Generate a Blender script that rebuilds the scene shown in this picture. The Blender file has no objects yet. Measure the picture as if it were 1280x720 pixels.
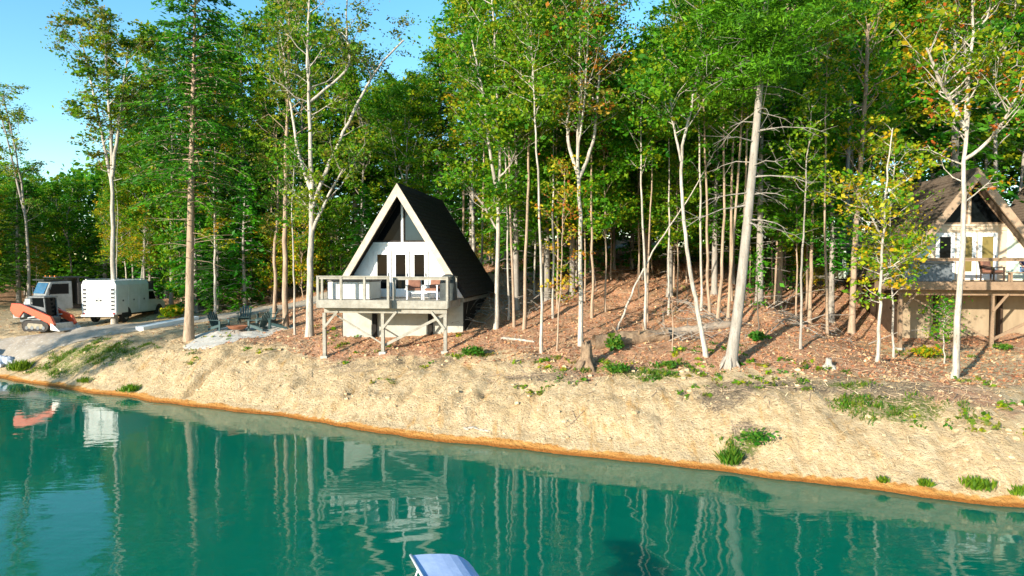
import bpy, math, random
import numpy as np
from mathutils import Vector, Matrix

R = math.radians
rnd = random.Random(11)
scene = bpy.context.scene
col = scene.collection

# ------------------------------------------------------------------ camera
FPX, CAMH, HORIZ = 865.0, 5.8, 333.0
PITCH = math.atan((360 - HORIZ) / FPX)
cam_d = bpy.data.cameras.new('camera')
cam = bpy.data.objects.new('camera', cam_d); col.objects.link(cam)
cam.location = (0, 0, CAMH); cam.rotation_euler = (math.pi / 2 - PITCH, 0, 0)
cam_d.sensor_width = 36; cam_d.lens = 36 * FPX / 1280
cam_d.clip_end = 5000; cam_d.clip_start = .05
scene.camera = cam

SUN_EL, SUN_AZ = R(15), R(40)          # azimuth: degrees to the left of straight behind the camera
SUNV = Vector((-math.sin(SUN_AZ) * math.cos(SUN_EL), -math.cos(SUN_AZ) * math.cos(SUN_EL), math.sin(SUN_EL)))

# ------------------------------------------------------------------ noise
_g = np.random.RandomState(5).rand(256, 256)
def vnoise(x, y, s=0):
    x = np.asarray(x, float) + 37.3 * s; y = np.asarray(y, float) + 91.7 * s
    xi = np.floor(x).astype(int); yi = np.floor(y).astype(int)
    fx = x - xi; fy = y - yi
    fx = fx * fx * (3 - 2 * fx); fy = fy * fy * (3 - 2 * fy)
    a = _g[xi % 256, yi % 256]; b = _g[(xi + 1) % 256, yi % 256]
    c = _g[xi % 256, (yi + 1) % 256]; d = _g[(xi + 1) % 256, (yi + 1) % 256]
    return (a * (1 - fx) + b * fx) * (1 - fy) + (c * (1 - fx) + d * fx) * fy - .5
def fbm(x, y, s=0, o=4):
    r = 0; a = 1
    for k in range(o):
        r = r + a * vnoise(np.asarray(x) * 2 ** k, np.asarray(y) * 2 ** k, s + k); a *= .5
    return r
def sstep(a, b, x):
    t = np.clip((np.asarray(x, float) - a) / (b - a), 0, 1); return t * t * (3 - 2 * t)

# ------------------------------------------------------------------ terrain function
_sx = [-60, -45, -38, -34, -31.5, -29.5, -27.1, -18.3, -10.7, -3.8, 0, 3.75, 6.95, 9.7, 12.2, 20, 30, 60, 200]
_sy = [-60, -20, 5, 22, 33, 36.4, 36.2, 31, 27.3, 23.7, 21.8, 20.3, 18.8, 17.5, 16.5, 14, 11.5, 5, -20]
_tx = np.arange(-60, 200, .25); _ty = np.interp(_tx, _sx, _sy)
_k = np.ones(9) / 9; _ty = np.convolve(np.pad(_ty, 4, mode='edge'), _k, 'valid')
_tc = 1 / np.sqrt(1 + np.gradient(_ty, _tx) ** 2); _tc = np.convolve(np.pad(_tc, 8, mode='edge'), np.ones(17) / 17, 'valid')
def shore_s(x, y):
    x = np.asarray(x, float)
    w = fbm(x * .35, np.asarray(y) * .35, 20, 3) * .45 + fbm(x * 1.5, np.asarray(y) * 1.5, 22, 2) * .12
    return (np.asarray(y, float) - np.interp(x, _tx, _ty)) * np.interp(x, _tx, _tc) + w
PM = ([-300, -40, -6, -2, 0, .18, .5, 1.4, 3.0, 4.2, 5.5, 8.4, 13.8, 20, 30, 40, 60, 300], [-9, -7, -2.4, -1, 0, .16, .3, .92, 1.68, 2.04, 2.3, 2.85, 4.0, 5.2, 6.9, 8.2, 8.6, 11])
PL = ([-300, -40, -6, -2, 0, .18, .5, 1.4, 3.2, 6, 9.5, 12, 20, 40, 300], [-9, -7, -2.4, -1, 0, .16, .28, .85, 1.75, 2.2, 2.45, 2.65, 3.3, 4.6, 8])
PR = ([-300, -40, -6, -2, 0, .18, .5, 1.4, 3.2, 5.5, 12.5, 17, 30, 60, 300], [-9, -7, -2.4, -1, 0, .16, .3, .85, 1.5, 1.85, 2.05, 2.5, 6.0, 8.0, 11])
_rr = np.random.RandomState(14)
RILLS = [(xr + _rr.uniform(-1.1, 1.1), _rr.uniform(.13, .28), _rr.uniform(.0, 1) ** 2 * .22 + .02) for xr in np.arange(-14, 15, 1.15)]
def hfun(x, y):
    x = np.asarray(x, float); y = np.asarray(y, float)
    s = shore_s(x, y)
    wl = 1 - sstep(-21, -8, x); wr = sstep(10.5, 16, x)
    h = np.interp(s, *PM) * (1 - wl - wr) + np.interp(s, *PL) * wl + np.interp(s, *PR) * wr
    bank = sstep(.3, 1.2, s) * (1 - sstep(4, 9, s))
    h = h + fbm(x * .55, y * .4, 1) * .22 * bank * (1 - .6 * wl)
    h = h + (np.abs(fbm(x * 1.3 + fbm(x * .4, y * .4, 8) * 1.5, y * .35, 2, 3)) - .2) * .20 * bank
    h = h + (np.abs(fbm(x * 2.6 + fbm(y * .9, x * .9, 9), y * .9, 6, 3)) - .15) * .10 * bank
    h = h - .3 * np.exp(-(((x + 5.5) / 4.5) ** 2 + ((y - 29.5) / 3.0) ** 2))
    h = h + fbm(x * 3, y * 3, 3, 4) * .07 * sstep(.15, .8, s) * (1 - .75 * sstep(5, 9, s) * wl)
    for xr, wd, dp in RILLS:
        u = x - xr - .28 * s - .25 * vnoise(s * 1.3, xr, 9)
        h = h - dp * np.exp(-(u / wd) ** 2) * sstep(.25, .9, s) * (1 - sstep(2.6, 4.4, s))
    h = h + fbm(x * .3, y * .3, 4) * .5 * sstep(7, 14, s) * (1 - wl) * (1 - wr)
    return h
def ray(px, py):
    dx = (px - 640) / FPX; dy = (360 - py) / FPX
    c, s = math.cos(PITCH), math.sin(PITCH)
    return np.array([dx, c + s * dy, -s + c * dy])
_T = np.arange(9, 160, .04)
def G(px, py):
    """ground point seen at this pixel of the photograph"""
    d = ray(px, py)
    x = d[0] * _T; y = d[1] * _T; z = CAMH + d[2] * _T
    hit = np.nonzero(z < hfun(x, y))[0]
    i = hit[0] if len(hit) else len(_T) - 1
    return Vector((x[i], y[i], float(hfun(x[i], y[i]))))
def at(px, py, Y):
    d = ray(px, py); t = Y / d[1]
    return Vector((d[0] * t, Y, CAMH + d[2] * t))
def gz(x, y): return float(hfun(x, y))

# ------------------------------------------------------------------ node materials
def new_mat(name):
    m = bpy.data.materials.new(name); m.use_nodes = True
    nt = m.node_tree; nt.nodes.clear()
    out = nt.nodes.new('ShaderNodeOutputMaterial')
    return m, nt, out
def N(nt, t, **kw):
    n = nt.nodes.new(t)
    for k, v in kw.items():
        if k in n.inputs: n.inputs[k].default_value = v
        else: setattr(n, k, v)
    return n
def c4(c): return (c[0], c[1], c[2], 1)
def mixc(nt, fac, a, b, mode='MIX'):
    m = nt.nodes.new('ShaderNodeMix'); m.data_type = 'RGBA'; m.blend_type = mode
    def put(i, v):
        if isinstance(v, (tuple, list)): m.inputs[i].default_value = c4(v)
        elif isinstance(v, (int, float)): m.inputs[i].default_value = v
        else: nt.links.new(v, m.inputs[i])
    put(0, fac); put(6, a); put(7, b)
    return m.outputs[2]
def ramp(nt, fac, a, b):
    r = nt.nodes.new('ShaderNodeMapRange'); r.inputs[1].default_value = a; r.inputs[2].default_value = b
    nt.links.new(fac, r.inputs[0]); return r.outputs[0]
def math_n(nt, op, a, b):
    n = nt.nodes.new('ShaderNodeMath'); n.operation = op
    for i, v in enumerate((a, b)):
        if isinstance(v, (int, float)): n.inputs[i].default_value = v
        else: nt.links.new(v, n.inputs[i])
    return n.outputs[0]
def noise(nt, vec, scale, detail=4, rough=.55):
    n = N(nt, 'ShaderNodeTexNoise', Scale=scale, Detail=detail, Roughness=rough)
    if vec is not None: nt.links.new(vec, n.inputs['Vector'])
    return n.outputs['Fac']
def mapping(nt, sc, src='Object'):
    tc = nt.nodes.new('ShaderNodeTexCoord'); mp = nt.nodes.new('ShaderNodeMapping')
    mp.inputs['Scale'].default_value = sc
    nt.links.new(tc.outputs[src], mp.inputs['Vector']); return mp.outputs[0]
_mats = {}
def mat(name, c1, c2=None, rough=.6, scale=6, sc=(1, 1, 1), bump=.0, metal=0, spec=.4, coat=0, fine=None):
    """a material whose colour wanders between two tones (dirt, weather, grain), with relief"""
    if name in _mats: return _mats[name]
    if c2 is None: c2 = tuple(x * .72 for x in c1)
    m, nt, out = new_mat(name)
    p = nt.nodes.new('ShaderNodeBsdfPrincipled')
    v = mapping(nt, sc)
    f = noise(nt, v, scale, 6, .62)
    c = mixc(nt, ramp(nt, f, .36, .66), c1, c2)
    if fine:
        c = mixc(nt, ramp(nt, noise(nt, v, scale * 7, 3), .55, .75), c, fine)
    nt.links.new(c, p.inputs['Base Color'])
    p.inputs['Metallic'].default_value = metal
    p.inputs['Specular IOR Level'].default_value = spec
    p.inputs['Coat Weight'].default_value = coat
    nt.links.new(ramp2(nt, f, rough - .1, rough + .12), p.inputs['Roughness'])
    if bump:
        b = N(nt, 'ShaderNodeBump', Strength=bump, Distance=.03)
        nt.links.new(noise(nt, v, scale * 3, 5), b.inputs['Height']); nt.links.new(b.outputs[0], p.inputs['Normal'])
    nt.links.new(p.outputs[0], out.inputs[0])
    _mats[name] = m; return m
def ramp2(nt, f, lo, hi):
    r = nt.nodes.new('ShaderNodeMapRange'); r.inputs[1].default_value = .3; r.inputs[2].default_value = .7
    r.inputs[3].default_value = max(.02, lo); r.inputs[4].default_value = min(1, hi)
    nt.links.new(f, r.inputs[0]); return r.outputs[0]
def glass(name, c, rough=.04, spec=.18):
    if name in _mats: return _mats[name]
    m, nt, out = new_mat(name)
    p = N(nt, 'ShaderNodeBsdfPrincipled', Roughness=rough)
    p.inputs['Specular IOR Level'].default_value = spec
    f = noise(nt, mapping(nt, (1, 1, .6)), 1.7, 2)
    nt.links.new(mixc(nt, f, c, tuple(x * .45 for x in c)), p.inputs['Base Color'])
    b = N(nt, 'ShaderNodeBump', Strength=.06, Distance=.02)
    nt.links.new(noise(nt, mapping(nt, (1, 1, 1)), 1.3, 1), b.inputs['Height']); nt.links.new(b.outputs[0], p.inputs['Normal'])
    nt.links.new(p.outputs[0], out.inputs[0]); _mats[name] = m; return m
def leaf_mat(name, trans=.38):
    m, nt, out = new_mat(name)
    a = N(nt, 'ShaderNodeAttribute', attribute_name='tint')
    oi = nt.nodes.new('ShaderNodeObjectInfo')
    hs = nt.nodes.new('ShaderNodeHueSaturation')
    nt.links.new(a.outputs['Color'], hs.inputs['Color'])
    r = nt.nodes.new('ShaderNodeMapRange'); r.inputs[3].default_value = .485; r.inputs[4].default_value = .515
    nt.links.new(oi.outputs['Random'], r.inputs[0]); nt.links.new(r.outputs[0], hs.inputs['Hue'])
    d = nt.nodes.new('ShaderNodeBsdfPrincipled'); d.inputs['Roughness'].default_value = .55
    d.inputs['Specular IOR Level'].default_value = .25
    t = nt.nodes.new('ShaderNodeBsdfTranslucent')
    nt.links.new(hs.outputs[0], d.inputs['Base Color']); nt.links.new(hs.outputs[0], t.inputs['Color'])
    mx = nt.nodes.new('ShaderNodeMixShader'); mx.inputs[0].default_value = trans
    nt.links.new(d.outputs[0], mx.inputs[1]); nt.links.new(t.outputs[0], mx.inputs[2])
    nt.links.new(mx.outputs[0], out.inputs[0]); return m
LEAF = leaf_mat('leaf', .5); NEEDLE = leaf_mat('needle', .4); DRYLEAF = leaf_mat('dry_leaf', .15)

def bark(name, c1, c2, spot):
    return mat(name, c1, c2, .85, 5, (1.6, 1.6, .28), .5, spec=.15, fine=spot)
BARK_WHITE = bark('bark_white', (.54, .48, .40), (.27, .235, .19), (.10, .085, .07))
BARK_GREY = bark('bark_grey', (.36, .32, .27), (.23, .2, .165), (.12, .105, .09))
BARK_TAN = bark('bark_tan', (.42, .31, .215), (.27, .19, .13), (.13, .09, .065))
BARK_DARK = bark('bark_dark', (.15, .12, .09), (.08, .065, .05), (.04, .033, .028))

# ------------------------------------------------------------------ mesh builder
class MB:
    def __init__(s): s.v = []; s.f = []
    def add(s, vs, fs):
        o = len(s.v); s.v += [tuple(v) for v in vs]; s.f += [tuple(i + o for i in f) for f in fs]; return s
    def box(s, x0, x1, y0, y1, z0, z1, M=None):
        vs = [Vector((x, y, z)) for z in (z0, z1) for y in (y0, y1) for x in (x0, x1)]
        if M is not None: vs = [M @ v for v in vs]
        return s.add(vs, [(0, 2, 3, 1), (4, 5, 7, 6), (0, 1, 5, 4), (2, 6, 7, 3), (0, 4, 6, 2), (1, 3, 7, 5)])
    def bar(s, p, q, w, h, up=(0, 0, 1)):
        p = Vector(p); q = Vector(q); d = (q - p).normalized(); u = Vector(up)
        if abs(d.dot(u)) > .98: u = Vector((0, 1, 0))
        a = d.cross(u).normalized(); b = a.cross(d)
        vs = [c + a * (w / 2 * i) + b * (h / 2 * j) for c in (p, q) for i, j in ((-1, -1), (1, -1), (1, 1), (-1, 1))]
        return s.add(vs, [(3, 2, 1, 0), (4, 5, 6, 7), (0, 1, 5, 4), (1, 2, 6, 5), (2, 3, 7, 6), (3, 0, 4, 7)])
    def tube(s, pts, rad, n=8, cap=True):
        pts = [Vector(p) for p in pts]
        if not isinstance(rad, (list, tuple, np.ndarray)): rad = [rad] * len(pts)
        vs = []; fs = []; ref = None
        for i, p in enumerate(pts):
            d = (pts[min(i + 1, len(pts) - 1)] - pts[max(i - 1, 0)]).normalized()
            if ref is None:
                ref = Vector((1, 0, 0)) if abs(d.x) < .9 else Vector((0, 1, 0))
            a = (ref - d * ref.dot(d)).normalized(); b = d.cross(a); ref = a
            for k in range(n):
                t = 2 * math.pi * k / n
                vs.append(p + (a * math.cos(t) + b * math.sin(t)) * rad[i])
        for i in range(len(pts) - 1):
            for k in range(n):
                fs.append((i * n + k, i * n + (k + 1) % n, (i + 1) * n + (k + 1) % n, (i + 1) * n + k))
        if cap:
            fs.append(tuple(range(n - 1, -1, -1))); fs.append(tuple((len(pts) - 1) * n + k for k in range(n)))
        return s.add(vs, fs)
    def prism(s, poly, f0, f1):
        """poly: list of 2D points; f0/f1 map (a,b) -> 3D for the two ends"""
        n = len(poly)
        vs = [f0(*p) for p in poly] + [f1(*p) for p in poly]
        fs = [tuple(range(n - 1, -1, -1)), tuple(range(n, 2 * n))] + [(i, (i + 1) % n, (i + 1) % n + n, i + n) for i in range(n)]
        return s.add(vs, fs)
    def prism_y(s, poly, y0, y1): return s.prism(poly, lambda a, b: (a, y0, b), lambda a, b: (a, y1, b))
    def prism_x(s, poly, x0, x1): return s.prism(poly, lambda a, b: (x0, a, b), lambda a, b: (x1, a, b))
    def blob(s, c, r, seed=0, n=10, m=7, amp=.25):
        c = Vector(c); rr = random.Random(seed); vs = []; fs = []
        ph = [rr.uniform(0, 6.28) for _ in range(6)]
        for i in range(m + 1):
            th = math.pi * i / m
            for k in range(n):
                a = 2 * math.pi * k / n
                q = 1 + amp * (math.sin(2 * a + ph[0] + th) * .5 + math.sin(3 * a + ph[1]) * math.sin(2 * th + ph[2]) * .5 + rr.uniform(-.3, .3))
                vs.append(c + Vector((r[0] * math.sin(th) * math.cos(a) * q, r[1] * math.sin(th) * math.sin(a) * q, r[2] * math.cos(th) * (1 + amp * .4 * math.sin(a + ph[3])) )))
        for i in range(m):
            for k in range(n):
                fs.append((i * n + k, (i + 1) * n + k, (i + 1) * n + (k + 1) % n, i * n + (k + 1) % n))
        return s.add(vs, fs)
    def build(s, name, m, parent=None, bevel=0, smooth=False, label=None):
        me = bpy.data.meshes.new(name); me.from_pydata(s.v, [], s.f); me.validate(); me.update()
        me.materials.append(m)
        if smooth: me.polygons.foreach_set('use_smooth', [True] * len(me.polygons))
        o = bpy.data.objects.new(name, me); col.objects.link(o)
        if parent is not None: o.parent = parent
        if bevel:
            b = o.modifiers.new('edge', 'BEVEL'); b.width = bevel; b.segments = 2; b.limit_method = 'ANGLE'
        if label: o['label'] = label
        return o
def tag(o, label=None, cat=None, group=None, kind=None):
    if label: o['label'] = label
    if cat: o['category'] = cat
    if group: o['group'] = group
    if kind: o['kind'] = kind
    return o
def thing(name, label, cat, loc, rz=0, group=None):
    o = bpy.data.objects.new(name, None); col.objects.link(o)
    o.empty_display_size = .2
    o.location = loc; o.rotation_euler = (0, 0, rz)
    return tag(o, label, cat, group)
def copy_thing(o, loc, rz, label=None, group=None, scale=None):
    c = o.copy(); col.objects.link(c); c.location = loc; c.rotation_euler = (0, 0, rz)
    if label: c['label'] = label
    if group: c['group'] = group
    if scale: c.scale = (scale,) * 3
    for ch in list(o.children):
        d = ch.copy(); col.objects.link(d); d.parent = c
        for g in list(ch.children):
            e = g.copy(); col.objects.link(e); e.parent = d
    return c
def np_mesh(name, V, F, m, tint=None, parent=None, mesh_only=False, smooth=False):
    """quads only"""
    me = bpy.data.meshes.new(name)
    V = np.ascontiguousarray(V, dtype=np.float32); F = np.ascontiguousarray(F, dtype=np.int32)
    me.vertices.add(len(V)); me.vertices.foreach_set('co', V.ravel())
    me.loops.add(F.size); me.loops.foreach_set('vertex_index', F.ravel())
    me.polygons.add(len(F)); me.polygons.foreach_set('loop_start', np.arange(0, F.size, 4, dtype=np.int32))
    if smooth: me.polygons.foreach_set('use_smooth', np.ones(len(F), dtype=bool))
    me.update(calc_edges=True)
    if tint is not None:
        a = me.attributes.new('tint', 'FLOAT_COLOR', 'POINT')
        a.data.foreach_set('color', np.hstack([tint, np.ones((len(tint), 1))]).astype(np.float32).ravel())
    me.materials.append(m)
    if mesh_only: return me
    o = bpy.data.objects.new(name, me); col.objects.link(o)
    if parent is not None: o.parent = parent
    return o
def mesh_obj(name, me, parent):
    o = bpy.data.objects.new(name, me); col.objects.link(o); o.parent = parent; return o

# ------------------------------------------------------------------ leaves
PAL = dict(
    green=[(.060, .225, .006), (.095, .29, .008), (.032, .145, .006), (.13, .30, .008)],
    yellowgreen=[(.21, .34, .008), (.34, .38, .010), (.09, .26, .008), (.15, .31, .008)],
    yellow=[(.58, .44, .012), (.44, .41, .012), (.22, .32, .012), (.6, .33, .012)],
    orange=[(.52, .16, .02), (.44, .26, .025), (.26, .29, .02), (.38, .09, .02)],
    rust=[(.22, .08, .02), (.16, .11, .02), (.28, .14, .03), (.11, .13, .02)],
    hemlock=[(.026, .125, .008), (.042, .17, .008), (.065, .22, .008), (.017, .085, .008)],
    brighthem=[(.065, .26, .008), (.095, .30, .008), (.045, .185, .008)],
    pine=[(.085, .29, .008), (.13, .34, .010), (.045, .18, .008)],
    olive=[(.15, .19, .03), (.2, .22, .03), (.1, .15, .02), (.27, .23, .04)])
def pal(*names):
    out = []
    for n in names: out += PAL[n]
    return np.array(out)
def leaf_quads(P, d, n, L, W):
    """P centres, d lengthwise unit, n rough normal; rhombus leaves"""
    s = np.cross(d, n); s /= np.linalg.norm(s, axis=1)[:, None] + 1e-9
    L = L[:, None]; W = W[:, None]
    V = np.stack([P - d * L * .5, P + s * W * .5 - d * L * .05, P + d * L * .5, P - s * W * .5 - d * L * .05], 1).reshape(-1, 3)
    F = np.arange(len(P) * 4).reshape(-1, 4)
    return V, F
def unit(v): return v / (np.linalg.norm(v, axis=1)[:, None] + 1e-9)
def clump_leaves(rs, C, rad, n, size, palette, flat=.42, ratio=.62, upbias=.7, coh=.8):
    C = np.asarray(C); k = len(C); n = int(n * 1.5); size = size * .80
    rad = np.broadcast_to(rad, (k,))
    P = np.repeat(C, n, 0) + rs.normal(size=(k * n, 3)) * np.repeat(rad, n)[:, None] * np.array([1, 1, flat]) * .50
    d = unit(rs.normal(size=P.shape) * np.array([1, 1, .5]) + np.array([0, 0, -.3]))
    cn_ = rs.normal(size=(k, 3)) * .5
    nn = unit(rs.normal(size=P.shape) * .55 + np.repeat(cn_, n, 0) + np.array([-.2, -.35, upbias]))
    L = size * np.clip(rs.lognormal(0, .34, len(P)), .4, 2.0) * np.repeat(rs.uniform(.75, 1.3, k), n)
    V, F = leaf_quads(P, d, nn, L, L * ratio)
    ci = rs.randint(0, len(palette), k); li = rs.randint(0, len(palette), k * n)
    use = rs.rand(k * n) < coh
    idx = np.where(use, np.repeat(ci, n), li)
    T = palette[idx] * rs.uniform(.8, 1.2, (k * n, 1))
    return V, F, np.repeat(T, 4, 0)

class Tubes:
    def __init__(s): s.mb = MB()
    def __call__(s, pts, rad, n=6): s.mb.tube(pts, list(rad), n, cap=False)
def lerp_path(pts, t):
    pts = np.asarray(pts); seg = np.linalg.norm(np.diff(pts, axis=0), axis=1); cum = np.concatenate([[0], np.cumsum(seg)]) / seg.sum()
    return np.array([np.interp(t, cum, pts[:, i]) for i in range(3)])
def smooth_path(pts, n):
    pts = np.asarray(pts, float)
    if len(pts) < 3: return np.array([lerp_path(pts, t) for t in np.linspace(0, 1, n)])
    P = np.array([lerp_path(pts, t) for t in np.linspace(0, 1, n)])
    for _ in range(2):
        P[1:-1] = (P[:-2] + P[1:-1] * 2 + P[2:]) / 4
    return P
def broadleaf(rs, stems, n_limb=16, t0=.5, L=2.4, up=.55, twigs=3, clumps=(2, 3), cn=26, cr=.55, leaf=.15, palette=None, bare=0., tip=1., shape='dome'):
    """stems: list of (pts, r0, r1). Returns trunk MB and crown arrays (V,F,T)."""
    tb = Tubes(); C = []
    for si, (pts, r0, r1) in enumerate(stems):
        n = max(8, int(len(pts) * 4))
        P = smooth_path(pts, n)
        P[1:-1, :2] += rs.normal(size=(n - 2, 2)) * .02
        rr = r0 + (r1 - r0) * np.linspace(0, 1, n) ** .8
        if si == 0:
            rr[0] *= 1.3; rr[1] *= 1.04
        tb(P, rr, 9 if r0 > .08 else 7)
    w = np.array([1.0 if i == 0 else .8 for i in range(len(stems))]); w /= w.sum()
    for i in range(n_limb):
        si = rs.choice(len(stems), p=w); pts, r0, r1 = stems[si]
        lo = t0 if si == 0 else .25
        t = lo + (1 - lo) * (i + rs.rand()) / n_limb
        t = min(t, .985)
        p = lerp_path(pts, t)
        a = i * 2.4 + rs.rand() * 1.2
        u = (t - lo) / (1 - lo + 1e-6)
        f = (.45 + .9 * u - .95 * u * u) if shape == 'dome' else (1.0 - .65 * u)
        ln = L * max(.25, f * 1.35) * rs.uniform(.65, 1.2)
        d = np.array([math.cos(a), math.sin(a), up * rs.uniform(.4, 1.6) + .5 * u]); d /= np.linalg.norm(d)
        q = [p + d * ln * k + np.array([0, 0, .16 * ln * k * k]) + rs.normal(size=3) * .05 * ln * (k > 0) for k in (0, .3, .65, 1)]
        rl = max(.014, min((r0 + (r1 - r0) * t) * .5, .012 * ln + .012))
        tb(q, [rl, rl * .75, rl * .5, rl * .25], 5)
        if rs.rand() >= bare: C.append(q[3])
        for k in range(twigs):
            t2 = rs.uniform(.3, 1); b = lerp_path(q, t2)
            d2 = d + rs.normal(size=3) * .75; d2 /= np.linalg.norm(d2)
            l2 = ln * rs.uniform(.25, .5); e = b + d2 * l2; mid = (b + e) / 2 + rs.normal(size=3) * .04 * l2
            tb([b, mid, e], [rl * .45, rl * .3, rl * .12], 4)
            if rs.rand() >= bare:
                C.append(e)
                for _ in range(rs.randint(clumps[0], clumps[1] + 1) - 1):
                    C.append(b + (e - b) * rs.uniform(.3, 1.1) + rs.normal(size=3) * .18 * ln * .5)
    for pts, r0, r1 in stems:
        for k in range(int(2 * tip)): C.append(lerp_path(pts, 1 - .05 * k) + rs.normal(size=3) * .25)
    C = np.array(C)
    V, F, T = clump_leaves(rs, C, cr * rs.uniform(.6, 1.3, len(C)), cn, leaf, palette)
    return tb.mb, (V, F, T)
def conifer(rs, pts, r0, z0=.2, Rm=2.6, n=90, droop=.25, palette=None, leaf=.3, per=46, power=.8, dead=10, fan=.42):
    """hemlock: flat drooping sprays in tiers"""
    tb = Tubes()
    P = smooth_path(pts, 14); rr = r0 * (1 - np.linspace(0, 1, 14) ** 1.1 * .93); rr[0] *= 1.35
    tb(P, rr, 9)
    Vs = []; Fs = []; Ts = []; off = 0
    PP = []; DD = []; NN = []; TT = []
    for i in range(n):
        u = ((i + rs.rand()) / n) ** .9
        t = z0 + (1 - z0) * u
        p = lerp_path(pts, min(t, .995))
        a = i * 2.4 + rs.rand()
        ln = max(.25, Rm * (1 - u) ** power * rs.uniform(.55, 1.15))
        if u < .18: ln *= .55 + .45 * u / .18
        h = np.array([math.cos(a), math.sin(a), 0]); side = np.array([-h[1], h[0], 0])
        rise = rs.uniform(.0, .3) + .3 * u
        ks = np.array([0, .35, .7, 1])
        q = [p + h * ln * k + np.array([0, 0, ln * (rise * k - droop * 2.0 * k * k)]) for k in ks]
        tb(q, [.02 + .008 * ln, .016, .01, .004], 4)
        m = int(per * (.4 + ln / Rm))
        uu = rs.uniform(.12, 1.03, m) ** .8
        lat = rs.normal(size=m) * fan * ln * (1.05 - uu) * .9
        base = np.stack([np.interp(uu, ks, [x[j] for x in q]) for j in range(3)], 1)
        pos = base + side * lat[:, None] + np.array([0, 0, -1]) * (np.abs(lat)[:, None] * .25) + rs.normal(size=(m, 3)) * .06
        dirs = unit(h * .8 + side * np.sign(lat)[:, None] * .7 + rs.normal(size=(m, 3)) * .3 + np.array([0, 0, -.3]))
        PP.append(pos); DD.append(dirs); NN.append(unit(rs.normal(size=(m, 3)) * .45 + np.array([-.1, -.3, 1])))
        c = palette[rs.randint(len(palette))]
        TT.append(np.tile(c, (m, 1)) * rs.uniform(.75, 1.25, (m, 1)))
    for i in range(dead):
        t = z0 * rs.uniform(.45, 1.0); p = lerp_path(pts, t); a = rs.rand() * 6.28; ln = rs.uniform(.4, 1.0) * Rm * .6
        d = np.array([math.cos(a), math.sin(a), rs.uniform(-.2, .25)])
        tb([p, p + d * ln * .5 + rs.normal(size=3) * .05, p + d * ln + np.array([0, 0, -.08 * ln])], [.018, .012, .004], 4)
    PP = np.concatenate(PP); L = leaf * rs.uniform(.6, 1.25, len(PP))
    V, F = leaf_quads(PP, np.concatenate(DD), np.concatenate(NN), L, L * .42)
    return tb.mb, (V, F, np.repeat(np.concatenate(TT), 4, 0))

def put_tree(name, label, base, mb, crown, bark_m, leaf_m=None, group=None, rz=0):
    root = thing(name, label, 'tree', base, rz, group)
    mb.build('trunk', bark_m, root, smooth=True)
    if crown is not None and len(crown[0]):
        np_mesh('crown', crown[0], crown[1], leaf_m or LEAF, crown[2], root)
    return root

# ------------------------------------------------------------------ setting: road line, exclusion
ROAD_PX = [(-170, 452), (-60, 440), (60, 424), (150, 411), (235, 401), (330, 388), (395, 377)]
road_pts = [G(*p) for p in ROAD_PX]
road_xy = [(p.x, p.y) for p in road_pts] + [(-9.0, 48.5), (-3, 51.5), (4, 53.5), (12, 54.5), (22, 55), (34, 56)]
RX = np.array(road_xy)
_rt = np.concatenate([[0], np.cumsum(np.linalg.norm(np.diff(RX, axis=0), axis=1))])
_rn = int(_rt[-1] / .3)
RC = np.stack([np.interp(np.linspace(0, _rt[-1], _rn), _rt, RX[:, i]) for i in range(2)], 1)
for _ in range(30): RC[1:-1] = (RC[:-2] + 2 * RC[1:-1] + RC[2:]) / 4
def road_dist(x, y):
    return np.sqrt(((np.array([x, y]) - RC) ** 2).sum(1)).min()

# ------------------------------------------------------------------ ground sheet
def axis_vals(a, b, st, outs_lo, outs_hi):
    return np.concatenate([outs_lo, np.arange(a, b, st), outs_hi])
gx = axis_vals(-33, 27, .15, [-1500, -700, -350, -200, -140, -100, -75, -60, -50, -44, -40, -37, -35, -34], [27.5, 28.5, 30, 32, 35, 39, 44, 50, 60, 75, 100, 140, 200, 350, 700, 1500])
gy = axis_vals(14, 58, .15, [-600, -300, -150, -80, -50, -30, -15, -5, 2, 7, 10, 12, 13], [58.5, 59.5, 61, 63, 66, 70, 75, 82, 92, 110, 140, 200, 350, 700, 1500, 2500])
XX, YY = np.meshgrid(gx, gy); ZZ = hfun(XX, YY); SS = shore_s(XX, YY)
nx, ny = len(gx), len(gy)
idx = np.arange(nx * ny).reshape(ny, nx)
F = np.stack([idx[:-1, :-1], idx[:-1, 1:], idx[1:, 1:], idx[1:, :-1]], -1).reshape(-1, 4)
wl = 1 - sstep(-19, -9, XX)
nz = fbm(XX * .35, YY * .35, 30) * 2.2
litter = sstep(3.4, 6.0, SS + nz * 1.35 * (1 - .5 * wl)) * (1 - .82 * wl * (1 - sstep(12, 18, SS)))
wr = sstep(13, 17, XX)
litter = litter * (1 - .85 * wr * (1 - sstep(13, 18, SS)))
def ell(cx, cy, a, b, rot=0):
    c, s = math.cos(rot), math.sin(rot); dx, dy = XX - cx, YY - cy
    return 1 - sstep(.45, 1.15, np.sqrt(((dx * c + dy * s) / a) ** 2 + ((-dx * s + dy * c) / b) ** 2) + fbm(XX * .9, YY * .9, 33) * .5)
debris = .75 * sstep(2.6, 3.8, SS + nz * .5) * (1 - sstep(4.6, 7, SS)) * sstep(-.15, .5, fbm(XX * .5, YY * .5, 39)) * (1 - .6 * wl)
for (p_, a_, b_, v_) in (((905, 492), 1.0, 1.5, .62), ((930, 545), .55, 1.0, .6), ((690, 470), 2.6, .5, .55), ((1000, 482), 2.4, .6, .6)):
    g = G(*p_); debris = np.maximum(debris, ell(g.x, g.y, a_, b_, -.45) * v_ * 1.25)  # grey-brown debris streak and patches on the bank
grass = np.zeros_like(XX)
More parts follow.
